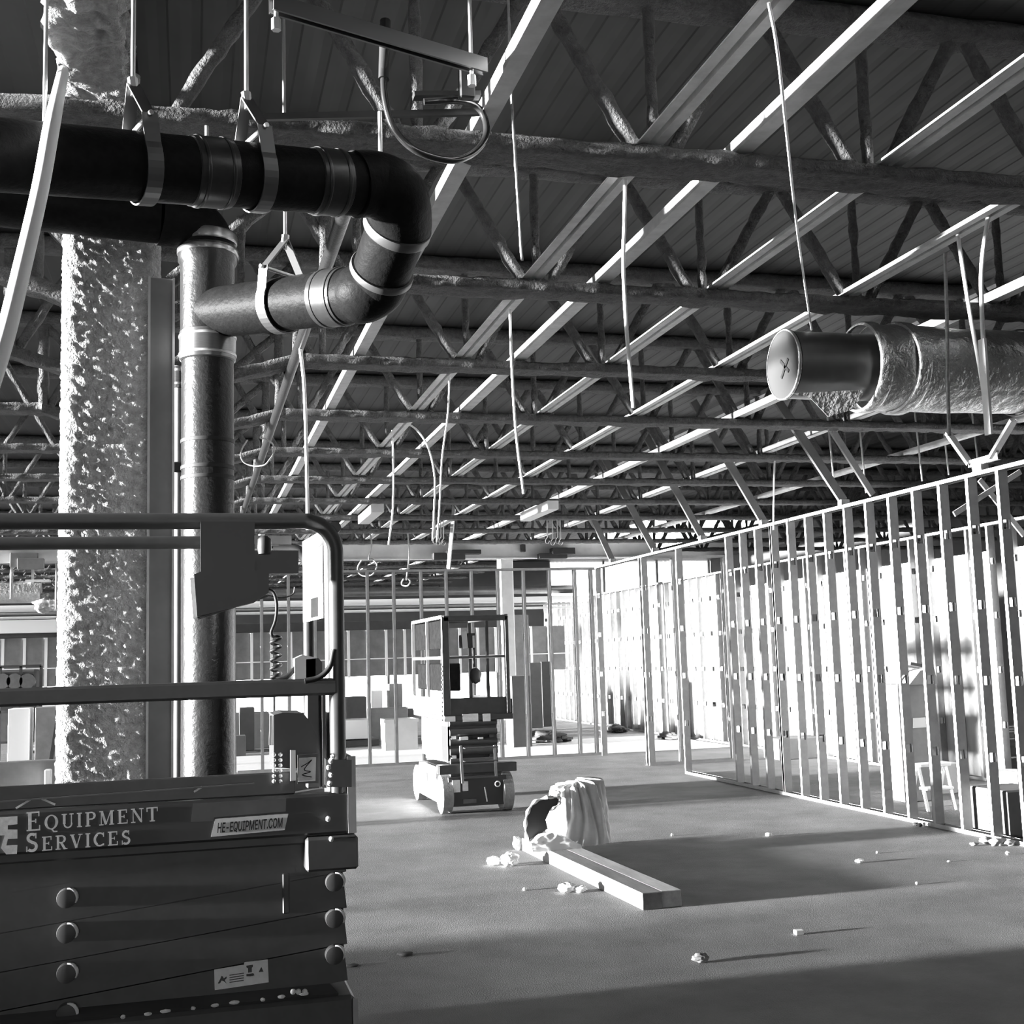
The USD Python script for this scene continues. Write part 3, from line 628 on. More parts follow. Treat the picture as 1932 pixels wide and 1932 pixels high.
part(lb, 'channel', profile_bar(A_, B_, PR3, up=(0, 1, 0)), 'galvanised'); part(lb, 'hanger', bar(B_ - [0, 0, .02], (B_[0], B_[1], ZB + .03), .012, .012), 'rod_steel'); part(lb, 'top_clip', bar(B_ + [-.05, 0, 0], B_ + [.05, 0, .01], .03, .03), 'galvanised')
vb = thing('brace_stud', 'bright V of bent stud pieces standing on the near top of the right stud wall', 'brace', P(1850, 868, X=XW))
for a, b in (((1790, 815), (1832, 874)), ((1826, 876), (1882, 860)), ((1872, 866), (1914, 795))):
    part(vb, 'piece', profile_bar(P(*a, X=XW - .02), P(*b, X=XW - .02), PR3, up=(0, 1, 0)), 'galvanised')
part(vb, 'foot_clip', bbox(XW - .05, XW + .03, P(1850, 868, X=XW)[1] - .06, P(1850, 868, X=XW)[1] + .06, WH - .005, WH + .06), 'galvanised')
# X braces seen through the studs at right
for a, b, yq, lab in [((1925, 890), (1800, 970), 9.9, 'leaning left'), ((1848, 905), (1932, 1010), 10.0, 'leaning right')]:
    single('brace_stud', bar(P(*a, Y=yq), P(*b, Y=yq), .02, .05), 'galvanised', f'pale brace behind the near end of the right stud wall, {lab}', 'brace')

# ------------------------------------------------------------------ lettering: a slab-serif alphabet drawn from strokes
def _ls(p, w, cap=2): return LineString(p).buffer(w / 2, cap_style=cap, join_style=2)
def _arc(cx, cy, rx, ry, a0, a1, n=18): return [(cx + rx * math.cos(math.radians(a)), cy + ry * math.sin(math.radians(a))) for a in np.linspace(a0, a1, n)]
def _st(x, w=.17, s=.34): return [sbox(x - w / 2, 0, x + w / 2, 1), sbox(x - s / 2, 0, x + s / 2, .07), sbox(x - s / 2, .93, x + s / 2, 1)]
def serif(ch):
    if ch == 'I': return _st(.2), .4
    if ch == 'E': return _st(.2) + [sbox(.2, .92, .68, 1), sbox(.62, .74, .68, 1), sbox(.2, .47, .52, .54), sbox(.46, .4, .52, .62), sbox(.2, 0, .72, .08), sbox(.66, 0, .72, .28)], .76
    if ch == 'P': return _st(.2) + [_ls([(.2, .96), (.45, .96)] + _arc(.45, .73, .2, .23, 90, -90) + [(.2, .5)], .09), _ls(_arc(.45, .73, .21, .2, 55, -55), .15)], .76
    if ch == 'R': return serif('P')[0] + [_ls([(.4, .5), (.66, .03)], .16), sbox(.58, 0, .84, .07)], .84
    if ch == 'Q': return [Point(.46, .5).buffer(1).exterior and affinity.scale(Point(.46, .5).buffer(.5, 24), .9, 1.02).difference(affinity.scale(Point(.46, .5).buffer(.5, 24), .54, .86)), _ls([(.46, .06), (.62, -.16), (.86, -.17)], .1)], .94
    if ch == 'C': return [_ls(_arc(.46, .5, .36, .45, 48, 312), .11), _ls(_arc(.46, .5, .35, .4, 120, 240), .17), sbox(.68, .66, .75, .98), sbox(.7, .06, .75, .2)], .82
    if ch == 'U': return [sbox(.13, .3, .3, 1), sbox(.04, .93, .4, 1), sbox(.66, .3, .73, 1), sbox(.56, .93, .84, 1), _ls([(.215, .34)] + _arc(.46, .3, .245, .26, 180, 360) + [(.695, .34)], .1)], .86
    if ch == 'V': return [_ls([(.14, .97), (.45, .04)], .17), _ls([(.45, .04), (.72, .97)], .07), sbox(0, .93, .32, 1), sbox(.58, .93, .86, 1)], .86
    if ch == 'M': return [sbox(.15, 0, .21, 1), sbox(.03, 0, .33, .07), sbox(.05, .93, .3, 1), sbox(.8, 0, .97, 1), sbox(.72, 0, 1.05, .07), sbox(.8, .93, 1.05, 1), _ls([(.22, .96), (.5, .05)], .16), _ls([(.5, .05), (.82, .96)], .07)], 1.08
    if ch == 'N': return [sbox(.15, 0, .21, 1), sbox(.03, 0, .33, .07), sbox(.03, .93, .3, 1), sbox(.72, 0, .78, 1), sbox(.6, .93, .9, 1), _ls([(.2, .95), (.74, .05)], .15)], .92
    if ch == 'T': return [sbox(.32, 0, .49, 1), sbox(.22, 0, .59, .07), sbox(.02, .92, .79, 1), sbox(.02, .7, .08, 1), sbox(.73, .7, .79, 1)], .81
    if ch == 'S': return [_ls(_arc(.36, .74, .2, .2, 40, 250) + _arc(.36, .27, .23, .22, 80, -140), .15), sbox(.53, .7, .59, 1), sbox(.07, 0, .13, .3)], .68
    if ch == 'H': return _st(.2) + _st(.8) + [sbox(.2, .46, .8, .54)], 1.0
    return [], .4
def serif_text(text, small=.76, gap=.17):
    out, x = [], 0
    for i, ch in enumerate(text):
        s = 1 if i == 0 else small; g_, w = serif(ch)
        for q in g_: out.append(affinity.translate(affinity.scale(q, s, s, origin=(0, 0)), x, 0))
        x += (w + gap) * s
    return union_all(out), x

# ------------------------------------------------------------------ near scissor lift
LY0, LY1, LXE, LXS = 4.03, 4.68, .49, -1.32
L1 = thing('scissor_lift', 'large dark scissor lift folded down at the left foreground, lettered EQUIPMENT SERVICES', 'scissor lift', (-.4, 4.35, 0))
zr, zm, zd1, zd2 = 2.065, 1.525, 1.26, 1.03
rt = .026
def rail(ptsxz, y, r=rt, n=14): return tube(np.array([(x, y, z) for x, z in ptsxz]), r, n)
cr = [(LXE - .03 - .1 + .1 * math.sin(a), zr - .1 + .1 * math.cos(a)) for a in np.linspace(0, math.pi / 2, 9)]
part(L1, 'guard_rail', rail([(LXS, zr), (-.4, zr)] + cr + [(LXE - .03, zd1 - .1)], LY0 + .0), 'lift_paint', smooth=50)
part(L1, 'guard_rail', rail([(LXS, zr - .005), (.32, zr - .005)], LY1, .024), 'lift_paint', smooth=50)
cr2 = [(LXE - .06 - .07 + .07 * math.sin(a), zr - .07 - .03 + .07 * math.cos(a)) for a in np.linspace(0, math.pi / 2, 7)]
part(L1, 'gate_post', rail([(.30, zr - .03)] + cr2 + [(LXE - .06, zd1 - .1)], LY1, .021), 'lift_paint', smooth=50)
part(L1, 'gate_post', tube([(LXE - .02, 4.28, zr - .03), (LXE - .02, 4.28, zd1 - .1)], .022, 14), 'lift_paint', smooth=50)
part(L1, 'gate_rail', tube([(LXE - .03, LY0, zr - .02), (LXE - .02, 4.28, zr - .03), (LXE - .06, LY1, zr - .1)], .02, 12), 'lift_paint', smooth=50)
part(L1, 'mid_rail', bbox(LXS, LXE - .03, LY0 - .026, LY0 + .026, zm - .027, zm + .027, .008), 'lift_paint')
part(L1, 'mid_rail', bbox(LXS, LXE - .07, LY1 - .02, LY1 + .02, zm - .02, zm + .02, .006), 'lift_paint')
for x, y in ((LXS + .03, LY0), (LXS + .03, LY1)): part(L1, 'post', tube([(x, y, zr), (x, y, zd1 - .1)], .022, 12), 'lift_paint', smooth=50)
for px, w in ((590, .05), (612, .03)):
    x = P(px, 1380, Y=LY1 - .2)[0]; part(L1, 'post', bbox(x - w / 2, x + w / 2, LY1 - .22, LY1 - .17, zd1 - .1, zm, .006), 'lift_paint')
# deck sides and floor
part(L1, 'toe_board', bbox(LXS, P(556, 1440, Y=LY0)[0], LY0 - .012, LY0 + .012, 1.19, zd1, .004), 'lift_paint')
part(L1, 'toe_board', bbox(LXS, LXE - .02, LY1 - .012, LY1 + .012, 1.1, 1.2, .004), 'lift_paint')
sk = part(L1, 'deck_side', bbox(LXS, LXE, LY0 - .03, LY0 + .03, zd2 + .03, 1.188, .008), 'lift_dark')
part(L1, 'deck', bbox(LXS, LXE, LY0, LY1 + .03, zd2, zd2 + .05, .006), 'lift_paint')
part(L1, 'deck_end', bbox(LXE - .02, LXE + .02, LY0, LY1 + .03, zd2, zd1 + .04, .008), 'lift_paint')
part(L1, 'hinge_block', bbox(LXE - .14, LXE + .025, LY0 - .05, LY0 + .12, .95, 1.055, .008), 'lift_paint')
part(L1, 'edge_strip', box(LXE - .004, LXE + .022, LY0 - .034, LY0 - .02, 1.06, 1.3), 'galvanised')
YP = LY0 - .031
def text_on(parent, name, shape, w2d, px0, px1, material, depth=.0015, y=YP):
    a, b = P(*px0, Y=y), P(*px1, Y=y); s = np.linalg.norm(b - a) / w2d; ux = (b - a) / np.linalg.norm(b - a)
    uz = np.array([-ux[2], 0, ux[0]])
    return part(parent, name, flat_text(affinity.scale(shape, s, s, origin=(0, 0)), a, ux, uz, depth), material)
for word, p0, p1 in (('EQUIPMENT', (49, 1568.5), (303, 1548.5)), ('SERVICES', (47, 1608), (251, 1592))):
    s_, w_ = serif_text(word); text_on(sk, 'lettering', s_, w_, p0, p1, 'lettering')
logo = [(-22, 1543), (33, 1540), (33, 1555), (15, 1557), (15, 1565), (33, 1565), (33, 1582), (15, 1583), (12, 1595), (33, 1594), (32, 1611), (12, 1612), (2, 1600), (9, 1576), (-22, 1577)]
part(sk, 'logo', plate([P(a_, b_, Y=YP) for a_, b_ in logo[::-1]], .0015, (0, -1, 0)), 'lettering')
part(sk, 'sticker', plate([P(a_, b_, Y=YP) for a_, b_ in [(398, 1579), (406, 1545), (544, 1535), (537, 1566)]], .001, (0, -1, 0)), 'sticker')
tm = meshkit.text_mesh('HE-EQUIPMENT.COM', 1.0, .05, bold=True); tv = np.array(tm.vertices); tw = tv[:, 0].max()
a, b = P(409, 1571, Y=YP - .0012), P(534, 1560.5, Y=YP - .0012); ux = (b - a) / np.linalg.norm(b - a); uz = np.array([-ux[2], 0, ux[0]])
s_ = np.linalg.norm(b - a) / (tw + .2); hz = (P(470, 1547, Y=YP) - P(470, 1565, Y=YP))[2]
tv = a + ux * ((tv[:, :1] + .22 * tv[:, 1:2]) * s_) + uz * (tv[:, 1:2] * hz * .98) + np.array([0, -1, 0]) * (tv[:, 2:] * .02)
part(sk, 'lettering', trimesh.Trimesh(tv, tm.faces, process=False), 'rubber_black', label='dark slanted web address on the pale sticker')
part(sk, 'faded_plate', plate([P(a_, b_, Y=YP) for a_, b_ in [(360, 1551), (364, 1516), (540, 1506), (539, 1531), (404, 1542), (402, 1549)]], .001, (0, -1, 0)), 'lift_grey', label='faded dark name plate')
for a_, b_ in (((30, 1525), (57, 1509)), ((79, 1507), (104, 1518)), ((366, 1494), (381, 1485))):
    part(sk, 'chipped_edge', bar(P(*a_, Y=YP - .002), P(*b_, Y=YP - .002), .002, .006), 'sticker')
part(L1, 'lip', bar(P(-60, 1517, Y=YP - .004), P(480, 1478, Y=YP - .004), .006, .004), 'lift_grey')
# folded scissor arms seen from the side
yA = LY0 + .06
pr_, pl_ = [P(628, q, Y=yA) for q in (1660, 1728, 1796)], [P(128, q, Y=yA) for q in (1690, 1755, 1830, 1905)]
rows = [(1640, 1700), (1708, 1775), (1778, 1845)]
for k in range(-1, 4):
    zl = P(128, 1700 + 72 * k, Y=yA)[2]; zrr = zl + .085; dx = pr_[0][0] - pl_[0][0]
    A_, B_ = np.array([pl_[0][0] - dx * 1.02, yA, zl - .085]), np.array([pr_[0][0] + .035, yA, zrr + .003])
    part(L1, 'scissor_arm', bar(A_, B_, .05, .114), 'lift_paint')
    A2, B2 = np.array([pl_[0][0] - dx * 1.02, yA + .07, zl + .06]), np.array([pr_[0][0] + .03, yA + .07, zl - .05])
    part(L1, 'scissor_arm', bar(A2, B2, .05, .09), 'lift_paint')
    part(L1, 'scissor_arm', bar(A_ + [0, .5, 0], B_ + [0, .5, 0], .05, .096), 'lift_paint')
def pin(c, r):
    c = np.asarray(c, float)
    return [cyl(c + [0, -.045, 0], c + [0, .55, 0], r, 24), tube([c + [0, -.046, 0], c + [0, -.056, 0], c + [0, -.058, 0]], [r * 1.0, r * .95, r * .6], 24)]
for c in pr_ + pl_:
    pp_ = part(L1, 'pivot_pin', pin(c, .029), 'lift_dark', smooth=40)
    part(pp_, 'rim_glint', tube([c + np.array([.03 * math.cos(a_), -.05, .03 * math.sin(a_)]) for a_ in np.linspace(-.5, 1.5, 9)], [.002, .004, .006, .007, .007, .007, .006, .004, .002], 8), 'sticker', smooth=50)  # painted crescent highlight on the pin
part(L1, 'cross_member', bbox(P(532, 1700, Y=yA)[0], P(545, 1700, Y=yA)[0], yA - .035, yA - .02, P(540, 1720, Y=yA)[2], P(540, 1645, Y=yA)[2], .003), 'lift_dark')
# safety label on the arms
yl = yA - .027
lab = part(L1, 'safety_label', plate([P(a_, b_, Y=yl) for a_, b_ in [(405, 1868), (404, 1829), (460, 1820), (461, 1815), (505, 1810), (507, 1853)]], .002, (0, -1, 0)), 'sticker')
for poly in ([(411, 1855), (415, 1848), (418, 1841), (421, 1843), (421, 1846), (424, 1845), (427, 1842), (428, 1845), (424, 1849), (426, 1853), (428, 1856), (422, 1851), (418, 1850), (416, 1854), (413, 1856)],
             [(465, 1842), (465, 1838), (478, 1836), (480, 1840), (473, 1842)], [(465, 1825), (465, 1822), (477, 1820), (477, 1824), (475, 1826), (475, 1834), (468, 1835), (468, 1827)], [(488, 1834), (493, 1824), (497, 1833)]):
    part(lab, 'pictogram', plate([P(a_, b_, Y=yl - .0021) for a_, b_ in poly], .0008, (0, -1, 0)), 'lift_dark')
for k in range(4): part(lab, 'print_line', bar(P(433, 1840 + 4.5 * k, Y=yl - .002), P(460, 1836 + 4.5 * k, Y=yl - .002), .0006, .003), 'lift_grey')
# chassis and wheels
zc = .56
part(L1, 'chassis', bbox(LXS - .05, LXE + .012, LY0 - .02, LY1 + .06, .14, zc, .012), 'lift_paint')
part(L1, 'chassis_cover', plate([(LXS, LY0 - .01, zc + .0), (LXE - .04, LY0 - .01, zc), (LXE - .09, LY0 + .1, zc + .05), (LXS, LY0 + .1, zc + .05)], .01, (0, -.4, 1)), 'lift_dark')
part(L1, 'edge_strip', box(LXE + .004, LXE + .02, LY0 - .026, LY0 - .014, .2, zc - .01), 'galvanised')
for i in range(9):
    c = P(232 + 43 * i + 6 * math.sin(i * 2.3), 1914 - 5.4 * i, Y=LY0 - .02); part(L1, 'chip', lump(c - np.array([0, .004, .006]), (.008 + .004 * (i % 3), .005, .006), i, .5, 1, flat=False), 'sticker')
for px in (553, 563, 575): part(L1, 'bolt', trimesh.creation.icosphere(1, .009).apply_translation(P(px, 1871, Y=LY0 - .02)), 'sticker')
for x in (-1.0, .2):
    for y in (LY0 + .06, LY1 - .03): w_ = part(L1, 'wheel', tube([(x, y - .065, .165), (x, y - .055, .165), (x, y + .055, .165), (x, y + .065, .165)], [.14, .165, .165, .14], 32), 'tyre', smooth=40)
# platform controls on the front rail
yc = LY0 - .05
def slab(pxs, y, th, material, name, parent=None, **kw): return part(parent or L1, name, plate([P(a_, b_, Y=y) for a_, b_ in pxs], th, (0, -1, 0)), material, **kw)
cb = slab([(378, 1090), (378, 990), (478, 990), (478, 1090)], yc + .03, .09, 'lift_dark', 'control_box')
slab([(372, 1164), (366, 1086), (380, 1080), (506, 1078), (505, 1120), (478, 1138)], yc - .05, .05, 'lift_dark', 'control_tray')
part(L1, 'tray_edge', bar(P(365, 1090, Y=yc - .06), P(371, 1166, Y=yc - .06), .012, .02, (1, 0, 0)), 'sticker')
part(L1, 'tray_edge', bar(P(373, 1167, Y=yc - .06), P(505, 1124, Y=yc - .06), .012, .008), 'lift_grey')
slab([(470, 1084), (470, 1041), (561, 1041), (561, 1084)], LY0 + .18, .05, 'lift_dark', 'control_bracket')
slab([(480, 1028), (480, 1012), (549, 1012), (549, 1028)], LY1 - .02, .03, 'lift_paint', 'bracket')
c = P(499, 1034, Y=LY0 + .1); part(L1, 'joystick', tube([c + [0, 0, -.02], c + [0, 0, .0], c + [0, 0, .03], c + [0, 0, .04]], [.02, .024, .022, .01], 16), 'rubber_black', smooth=50)
cpts = [(503, 1112), (516, 1118), (522, 1140), (520, 1170), (512, 1192), (514, 1200)]
for k in range(60):
    t = k / 59; cpts.append((520.5 + 9 * math.sin(t * 2 * math.pi * 4.7), 1200 + 78 * t))
cpts += [(522, 1282), (535, 1284)]
cp = np.array([P(a_, b_, Y=LY0 + .06 + .016 * (math.cos((i - 6) / 59 * 2 * math.pi * 4.7) if 5 < i < 66 else 0)) for i, (a_, b_) in enumerate(cpts)])
part(L1, 'coiled_cord', tube(curve(cp, 3), .0055, 8), 'rubber_black', smooth=60)
part(L1, 'cord', tube(curve([P(a_, b_, Y=LY0 + .1) for a_, b_ in [(505, 1124), (530, 1128), (552, 1121), (556, 1108)]], 6), .003, 6), 'rubber_black', smooth=60)
ft = slab([(552, 1287), (552, 1243), (566, 1236), (590, 1241), (590, 1287)], LY0 + .1, .1, 'lift_white', 'receptacle_box', label='white electrical box on the mid rail')
slab([(575, 1286), (575, 1244), (598, 1242), (605, 1250), (605, 1284)], LY0 + .05, .05, 'lift_dark', 'receptacle_cover')
part(L1, 'cord', tube(curve([P(a_, b_, Y=LY0 + .03) for a_, b_ in [(518, 1286), (540, 1278), (556, 1262), (566, 1256)]], 6), .008, 8), 'rubber_black', smooth=60)
part(L1, 'cord', tube(curve([P(a_, b_, Y=LY0 - .03) for a_, b_ in [(575, 1285), (602, 1278), (622, 1258), (630, 1225)]], 6), .009, 8), 'rubber_black', smooth=60)
# white board tied on the gate, manual box and motor hood on deck
part(L1, 'sign_board', plate([P(575, 1175, Y=LY1 - .05), P(613, 1166, Y=4.33), P(609, 1000, Y=4.33), P(575, 1022, Y=LY1 - .05)], .006, np.cross(P(613, 1166, Y=4.33) - P(575, 1175, Y=LY1 - .05), [0, 0, 1])), 'white_sheet', label='white board tied to the gate')
slab([(586, 1166), (586, 1130), (600, 1126), (600, 1163)], 4.3, .003, 'sticker', 'sign_label')
hood = [(508, 1438), (508, 1344), (524, 1340), (560, 1341), (570, 1352), (584, 1380), (584, 1440)]
slab(hood, LY0 + .32, .24, 'lift_dark', 'hood')
for px in (511, 517): part(L1, 'hood_bar', bar(P(px - 1, 1406, Y=LY0 + .1), P(px, 1350, Y=LY0 + .1), .008, .008), 'galvanised')
for px in (517, 529):
    for i in range(6): part(L1, 'chain_link', trimesh.creation.icosphere(1, .007).apply_translation(P(px, 1424 + 10 * i, Y=LY0 - .02)), 'rod_steel', smooth=True)
slab([(547, 1473), (547, 1415), (557, 1415), (558, 1472)], LY0 - .03, .012, 'lift_white', 'white_strip')
stk = slab([(562, 1475), (564, 1430), (596, 1428), (595, 1473)], LY0 - .03, .004, 'sticker', 'sticker')
part(stk, 'scribble', tube(curve([P(a_, b_, Y=LY0 - .036) for a_, b_ in [(568, 1447), (580, 1440), (588, 1434), (574, 1452), (586, 1456), (570, 1462), (588, 1466)]], 5), .0014, 5), 'rubber_black')
slab([(561, 1478), (561, 1424), (600, 1421), (600, 1476)], LY0 + .0, .02, 'lift_paint', 'plate')
slab([(612, 1480), (612, 1430), (657, 1430), (657, 1480)], LY0 + .05, .09, 'lift_paint', 'latch_block')
for i, (a_, b_) in enumerate([(624, 1436), (628, 1428), (620, 1448), (624, 1462), (622, 1478), (619, 1545), (625, 1583)]): part(L1, 'bolt', lump(P(a_, b_, Y=LY0 - .05), (.008, .005, .009), i, .4, 1, flat=False), 'sticker')

# ------------------------------------------------------------------ second scissor lift, end on
G0, GX0, GX1, GL = 12.66, 2.52, 3.29, 1.8
L2 = thing('scissor_lift', 'smaller scissor lift parked end-on at the middle of the hall, sunlit left side painted white', 'scissor lift', ((GX0 + GX1) / 2, G0 + .9, 0))
G1 = G0 + GL
def Q(px, py, dy=0.0): return P(px, py, Y=G0 + dy)
def qbox(p0, p1, y0, y1, b=.006):
    a_, c_ = Q(*p0), Q(*p1); return bbox(min(a_[0], c_[0]), max(a_[0], c_[0]), G0 + y0, G0 + y1, min(a_[2], c_[2]), max(a_[2], c_[2]), b)
part(L2, 'chassis', bbox(GX0 + .1, GX1 - .1, G0 + .12, G1 - .12, .1, .44, .012), 'lift_paint')
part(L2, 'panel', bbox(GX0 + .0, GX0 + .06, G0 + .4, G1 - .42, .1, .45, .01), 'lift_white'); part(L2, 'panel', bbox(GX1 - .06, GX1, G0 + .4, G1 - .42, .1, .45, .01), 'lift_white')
part(L2, 'panel_slot', bbox(GX0 - .004, GX0 + .01, G0 + .8, G0 + .88, .28, .37, .002), 'lift_dark')
for x in (GX0 + .06, GX1 - .06):
    for y in (G0 + .19, G1 - .2):
        part(L2, 'wheel', tube([(x - .06, y, .2), (x - .05, y, .2), (x + .05, y, .2), (x + .06, y, .2)], [.175, .2, .2, .175], 32), 'tyre', smooth=40)
        part(L2, 'hub', cyl((x - .064, y, .2), (x + .064, y, .2), .09, 24), 'lift_white', smooth=40)
part(L2, 'cross_beam', qbox((828, 1462), (974, 1437), -.02, .14), 'lift_paint')
part(L2, 'face_plate', qbox((848, 1524), (958, 1462), .04, .1), 'lift_dark')
part(L2, 'bumper', qbox((848, 1534), (956, 1526), .02, .1), 'lift_grey')
for p0, p1, mm in (((855, 1496), (869, 1472), 'sticker'), ((874, 1493), (884, 1474), 'sticker'), ((875, 1517), (900, 1507), 'lift_grey')): part(L2, 'plate', qbox(p0, p1, .02, .038, .002), mm)
rg = Q(939, 1479, .02); part(L2, 'towing_ring', trimesh.creation.torus(.026, .007, 20, 10).apply_transform(trimesh.transformations.rotation_matrix(math.pi / 2, [1, 0, 0])).apply_translation(rg), 'lift_white', smooth=60)
part(L2, 'hose', tube(curve([Q(914, 1485, .02), Q(917, 1500, .0), Q(919, 1512, .02)], 6), .007, 8), 'sticker', smooth=50)
# ladder
for p0, p1 in (((873, 1478), (877, 1407)), ((936, 1465), (939, 1406))): part(L2, 'ladder_rail', bar(Q(*p0, -.04), Q(p1[0] - (p1[0] - p0[0]) * 2, p1[1], -.04), .025, .03), 'galvanised')
for y_ in (1407, 1432, 1463): part(L2, 'ladder_step', qbox((874, y_ + 6), (938, y_), -.06, .02), 'lift_grey')
# folded scissor stack
for k in range(5):
    z = .5 + k * .1; s = 1 if k % 2 else -1
    for x in (GX0 + .16, GX1 - .2): part(L2, 'scissor_arm', bar((x, G0 + .16, z + .035 - s * .025), (x, G1 - .16, z + .035 + s * .025), .05, .08), 'lift_white' if x < 3 else 'lift_paint')  # left arms white: the sunlit side is put into the colour
    part(L2, 'cross_tube', cyl((GX0 + .12, G0 + .17, z + .03), (GX1 - .14, G0 + .17, z + .03), .035, 16), 'lift_paint', smooth=40)
part(L2, 'shield', bbox(GX0 + .1, GX0 + .125, G0 + .2, G1 - .1, .52, .98, .005), 'lift_white')
part(L2, 'power_box', qbox((852, 1440), (946, 1368), .2, .5), 'lift_dark')
for p0, p1 in (((873, 1398), (888, 1391)), ((907, 1396), (917, 1392))): part(L2, 'plate', qbox(p0, p1, .12, .16, .002), 'sticker')
# platform
zp = 1.02
part(L2, 'deck', bbox(GX0 + .03, GX1 - .0, G0 - .02, G1 + .02, zp - .06, zp, .006), 'lift_paint')
part(L2, 'toe_board', bbox(GX0 + .03, GX0 + .05, G0, G1, zp, zp + .17, .004), 'lift_white'); part(L2, 'toe_board', bbox(GX1 - .02, GX1, G0, G1, zp, zp + .15, .004), 'lift_paint')  # left board painted white as the lit side, right one dark
part(L2, 'toe_board', qbox((839, 1352), (957, 1314), -.0, .02, .004), 'lift_paint')
for p0, p1, mm in (((838, 1362), (858, 1351), 'lift_white'), ((872, 1362), (901, 1346), 'sticker'), ((910, 1361), (924, 1346), 'sticker')): part(L2, 'sticker', qbox(p0, p1, -.03, -.024, .001), mm)
for k, (za, zb_) in enumerate(((zp + .03, zp + .05),)): part(L2, 'stripe', bbox(GX0 + .02, GX0 + .03, G0 + .05, G1 - .05, za, zb_, .002), 'lift_grey')
zt2, zm2 = Q(880, 1163)[2], Q(880, 1240)[2]
xl2, xr2 = Q(837, 1240)[0], Q(955, 1240)[0]
part(L2, 'gate_top', bbox(xl2, xr2 + .02, G0 - .02, G0 + .03, zt2 - .05, zt2 + .012, .006), 'lift_paint')
part(L2, 'mid_rail', bar((xl2, G0, zm2), (xr2, G0, zm2), .03, .025), 'lift_grey')
part(L2, 'post', bbox(xl2 - .02, xl2 + .06, G0 - .02, G0 + .03, zp, zt2, .006), 'lift_paint'); part(L2, 'post', bbox(xr2 - .012, xr2 + .03, G0 - .02, G0 + .03, zp, zt2, .006), 'lift_paint')
for x in (xl2, xr2 + .01):
    mm = 'lift_white' if x == xl2 else 'lift_paint'  # lit left rails white, right rails dark: light put into the colour
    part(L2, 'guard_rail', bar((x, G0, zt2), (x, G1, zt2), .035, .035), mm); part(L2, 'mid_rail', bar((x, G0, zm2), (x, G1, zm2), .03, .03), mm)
    part(L2, 'post', bar((x, G1, zp), (x, G1, zt2), .035, .035), mm)
    part(L2, 'post', bar((x, (G0 + G1) / 2, zp), (x, (G0 + G1) / 2, zt2), .03, .03), mm)
part(L2, 'guard_rail', bar((xl2, G1, zt2), (xr2, G1, zt2), .035, .035), 'lift_paint')
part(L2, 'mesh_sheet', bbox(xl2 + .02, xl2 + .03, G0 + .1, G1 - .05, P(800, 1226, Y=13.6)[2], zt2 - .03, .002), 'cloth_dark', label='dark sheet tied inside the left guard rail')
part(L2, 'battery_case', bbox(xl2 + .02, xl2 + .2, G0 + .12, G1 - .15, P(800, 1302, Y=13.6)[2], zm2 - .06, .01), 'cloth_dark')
ch = [Q(834, 1258 + 4.2 * k, -.03) for k in range(25)]
for k, c in enumerate(ch[::2]): part(L2, 'chain_link', trimesh.creation.icosphere(1, .011).apply_translation(c), 'rod_steel', smooth=True)
cbx = part(L2, 'control_box', [qbox((882, 1222), (904, 1196), .3, .42), qbox((893, 1198), (909, 1193), .3, .42)], 'lift_dark')
part(L2, 'control_stem', bar(Q(894, 1222, .35), Q(895, 1258, .35), .02, .02), 'lift_dark'); part(L2, 'control_base', lump(Q(897, 1275, .35), (.06, .05, .09), 4, .5, 2, flat=False), 'lift_grey', smooth=True)
part(L2, 'manual_sheet', plate([Q(873, 1224, .3), Q(883, 1222, .3), Q(880, 1190, .3), Q(870, 1192, .3)], .004, (0, -1, 0)), 'white_sheet')

# ------------------------------------------------------------------ planks, sack and litter on the floor
pa, pb_, pc = P(1213, 1718, z=0), P(985, 1605, z=0), P(1290, 1712, z=0)
ph = .105
u_ = (pb_ - pa); u_[2] = 0; ln = np.linalg.norm(u_); u_ /= ln; r_ = np.array([u_[1], -u_[0], 0]); wt = abs((pc - pa) @ r_)
def plank(o, w, name, label, matl, ln_):
    m = bbox(0, w, 0, ln_, 0, ph, .004)
    T = np.eye(4); T[:3, 0], T[:3, 1], T[:3, 2], T[:3, 3] = r_, u_, (0, 0, 1), o
    m.apply_transform(T); return single(name, m, matl, label, 'lumber')
pk = plank(pa, wt * .5 - .002, 'timber', 'left of two thick timbers lying on the floor, its long side brightly lit', 'wood_grey', ln)
plank(pa + r_ * wt * .5 + u_ * .01, wt * .5, 'timber', 'right of two thick timbers lying on the floor, paler top', 'wood_pale', ln - .35)
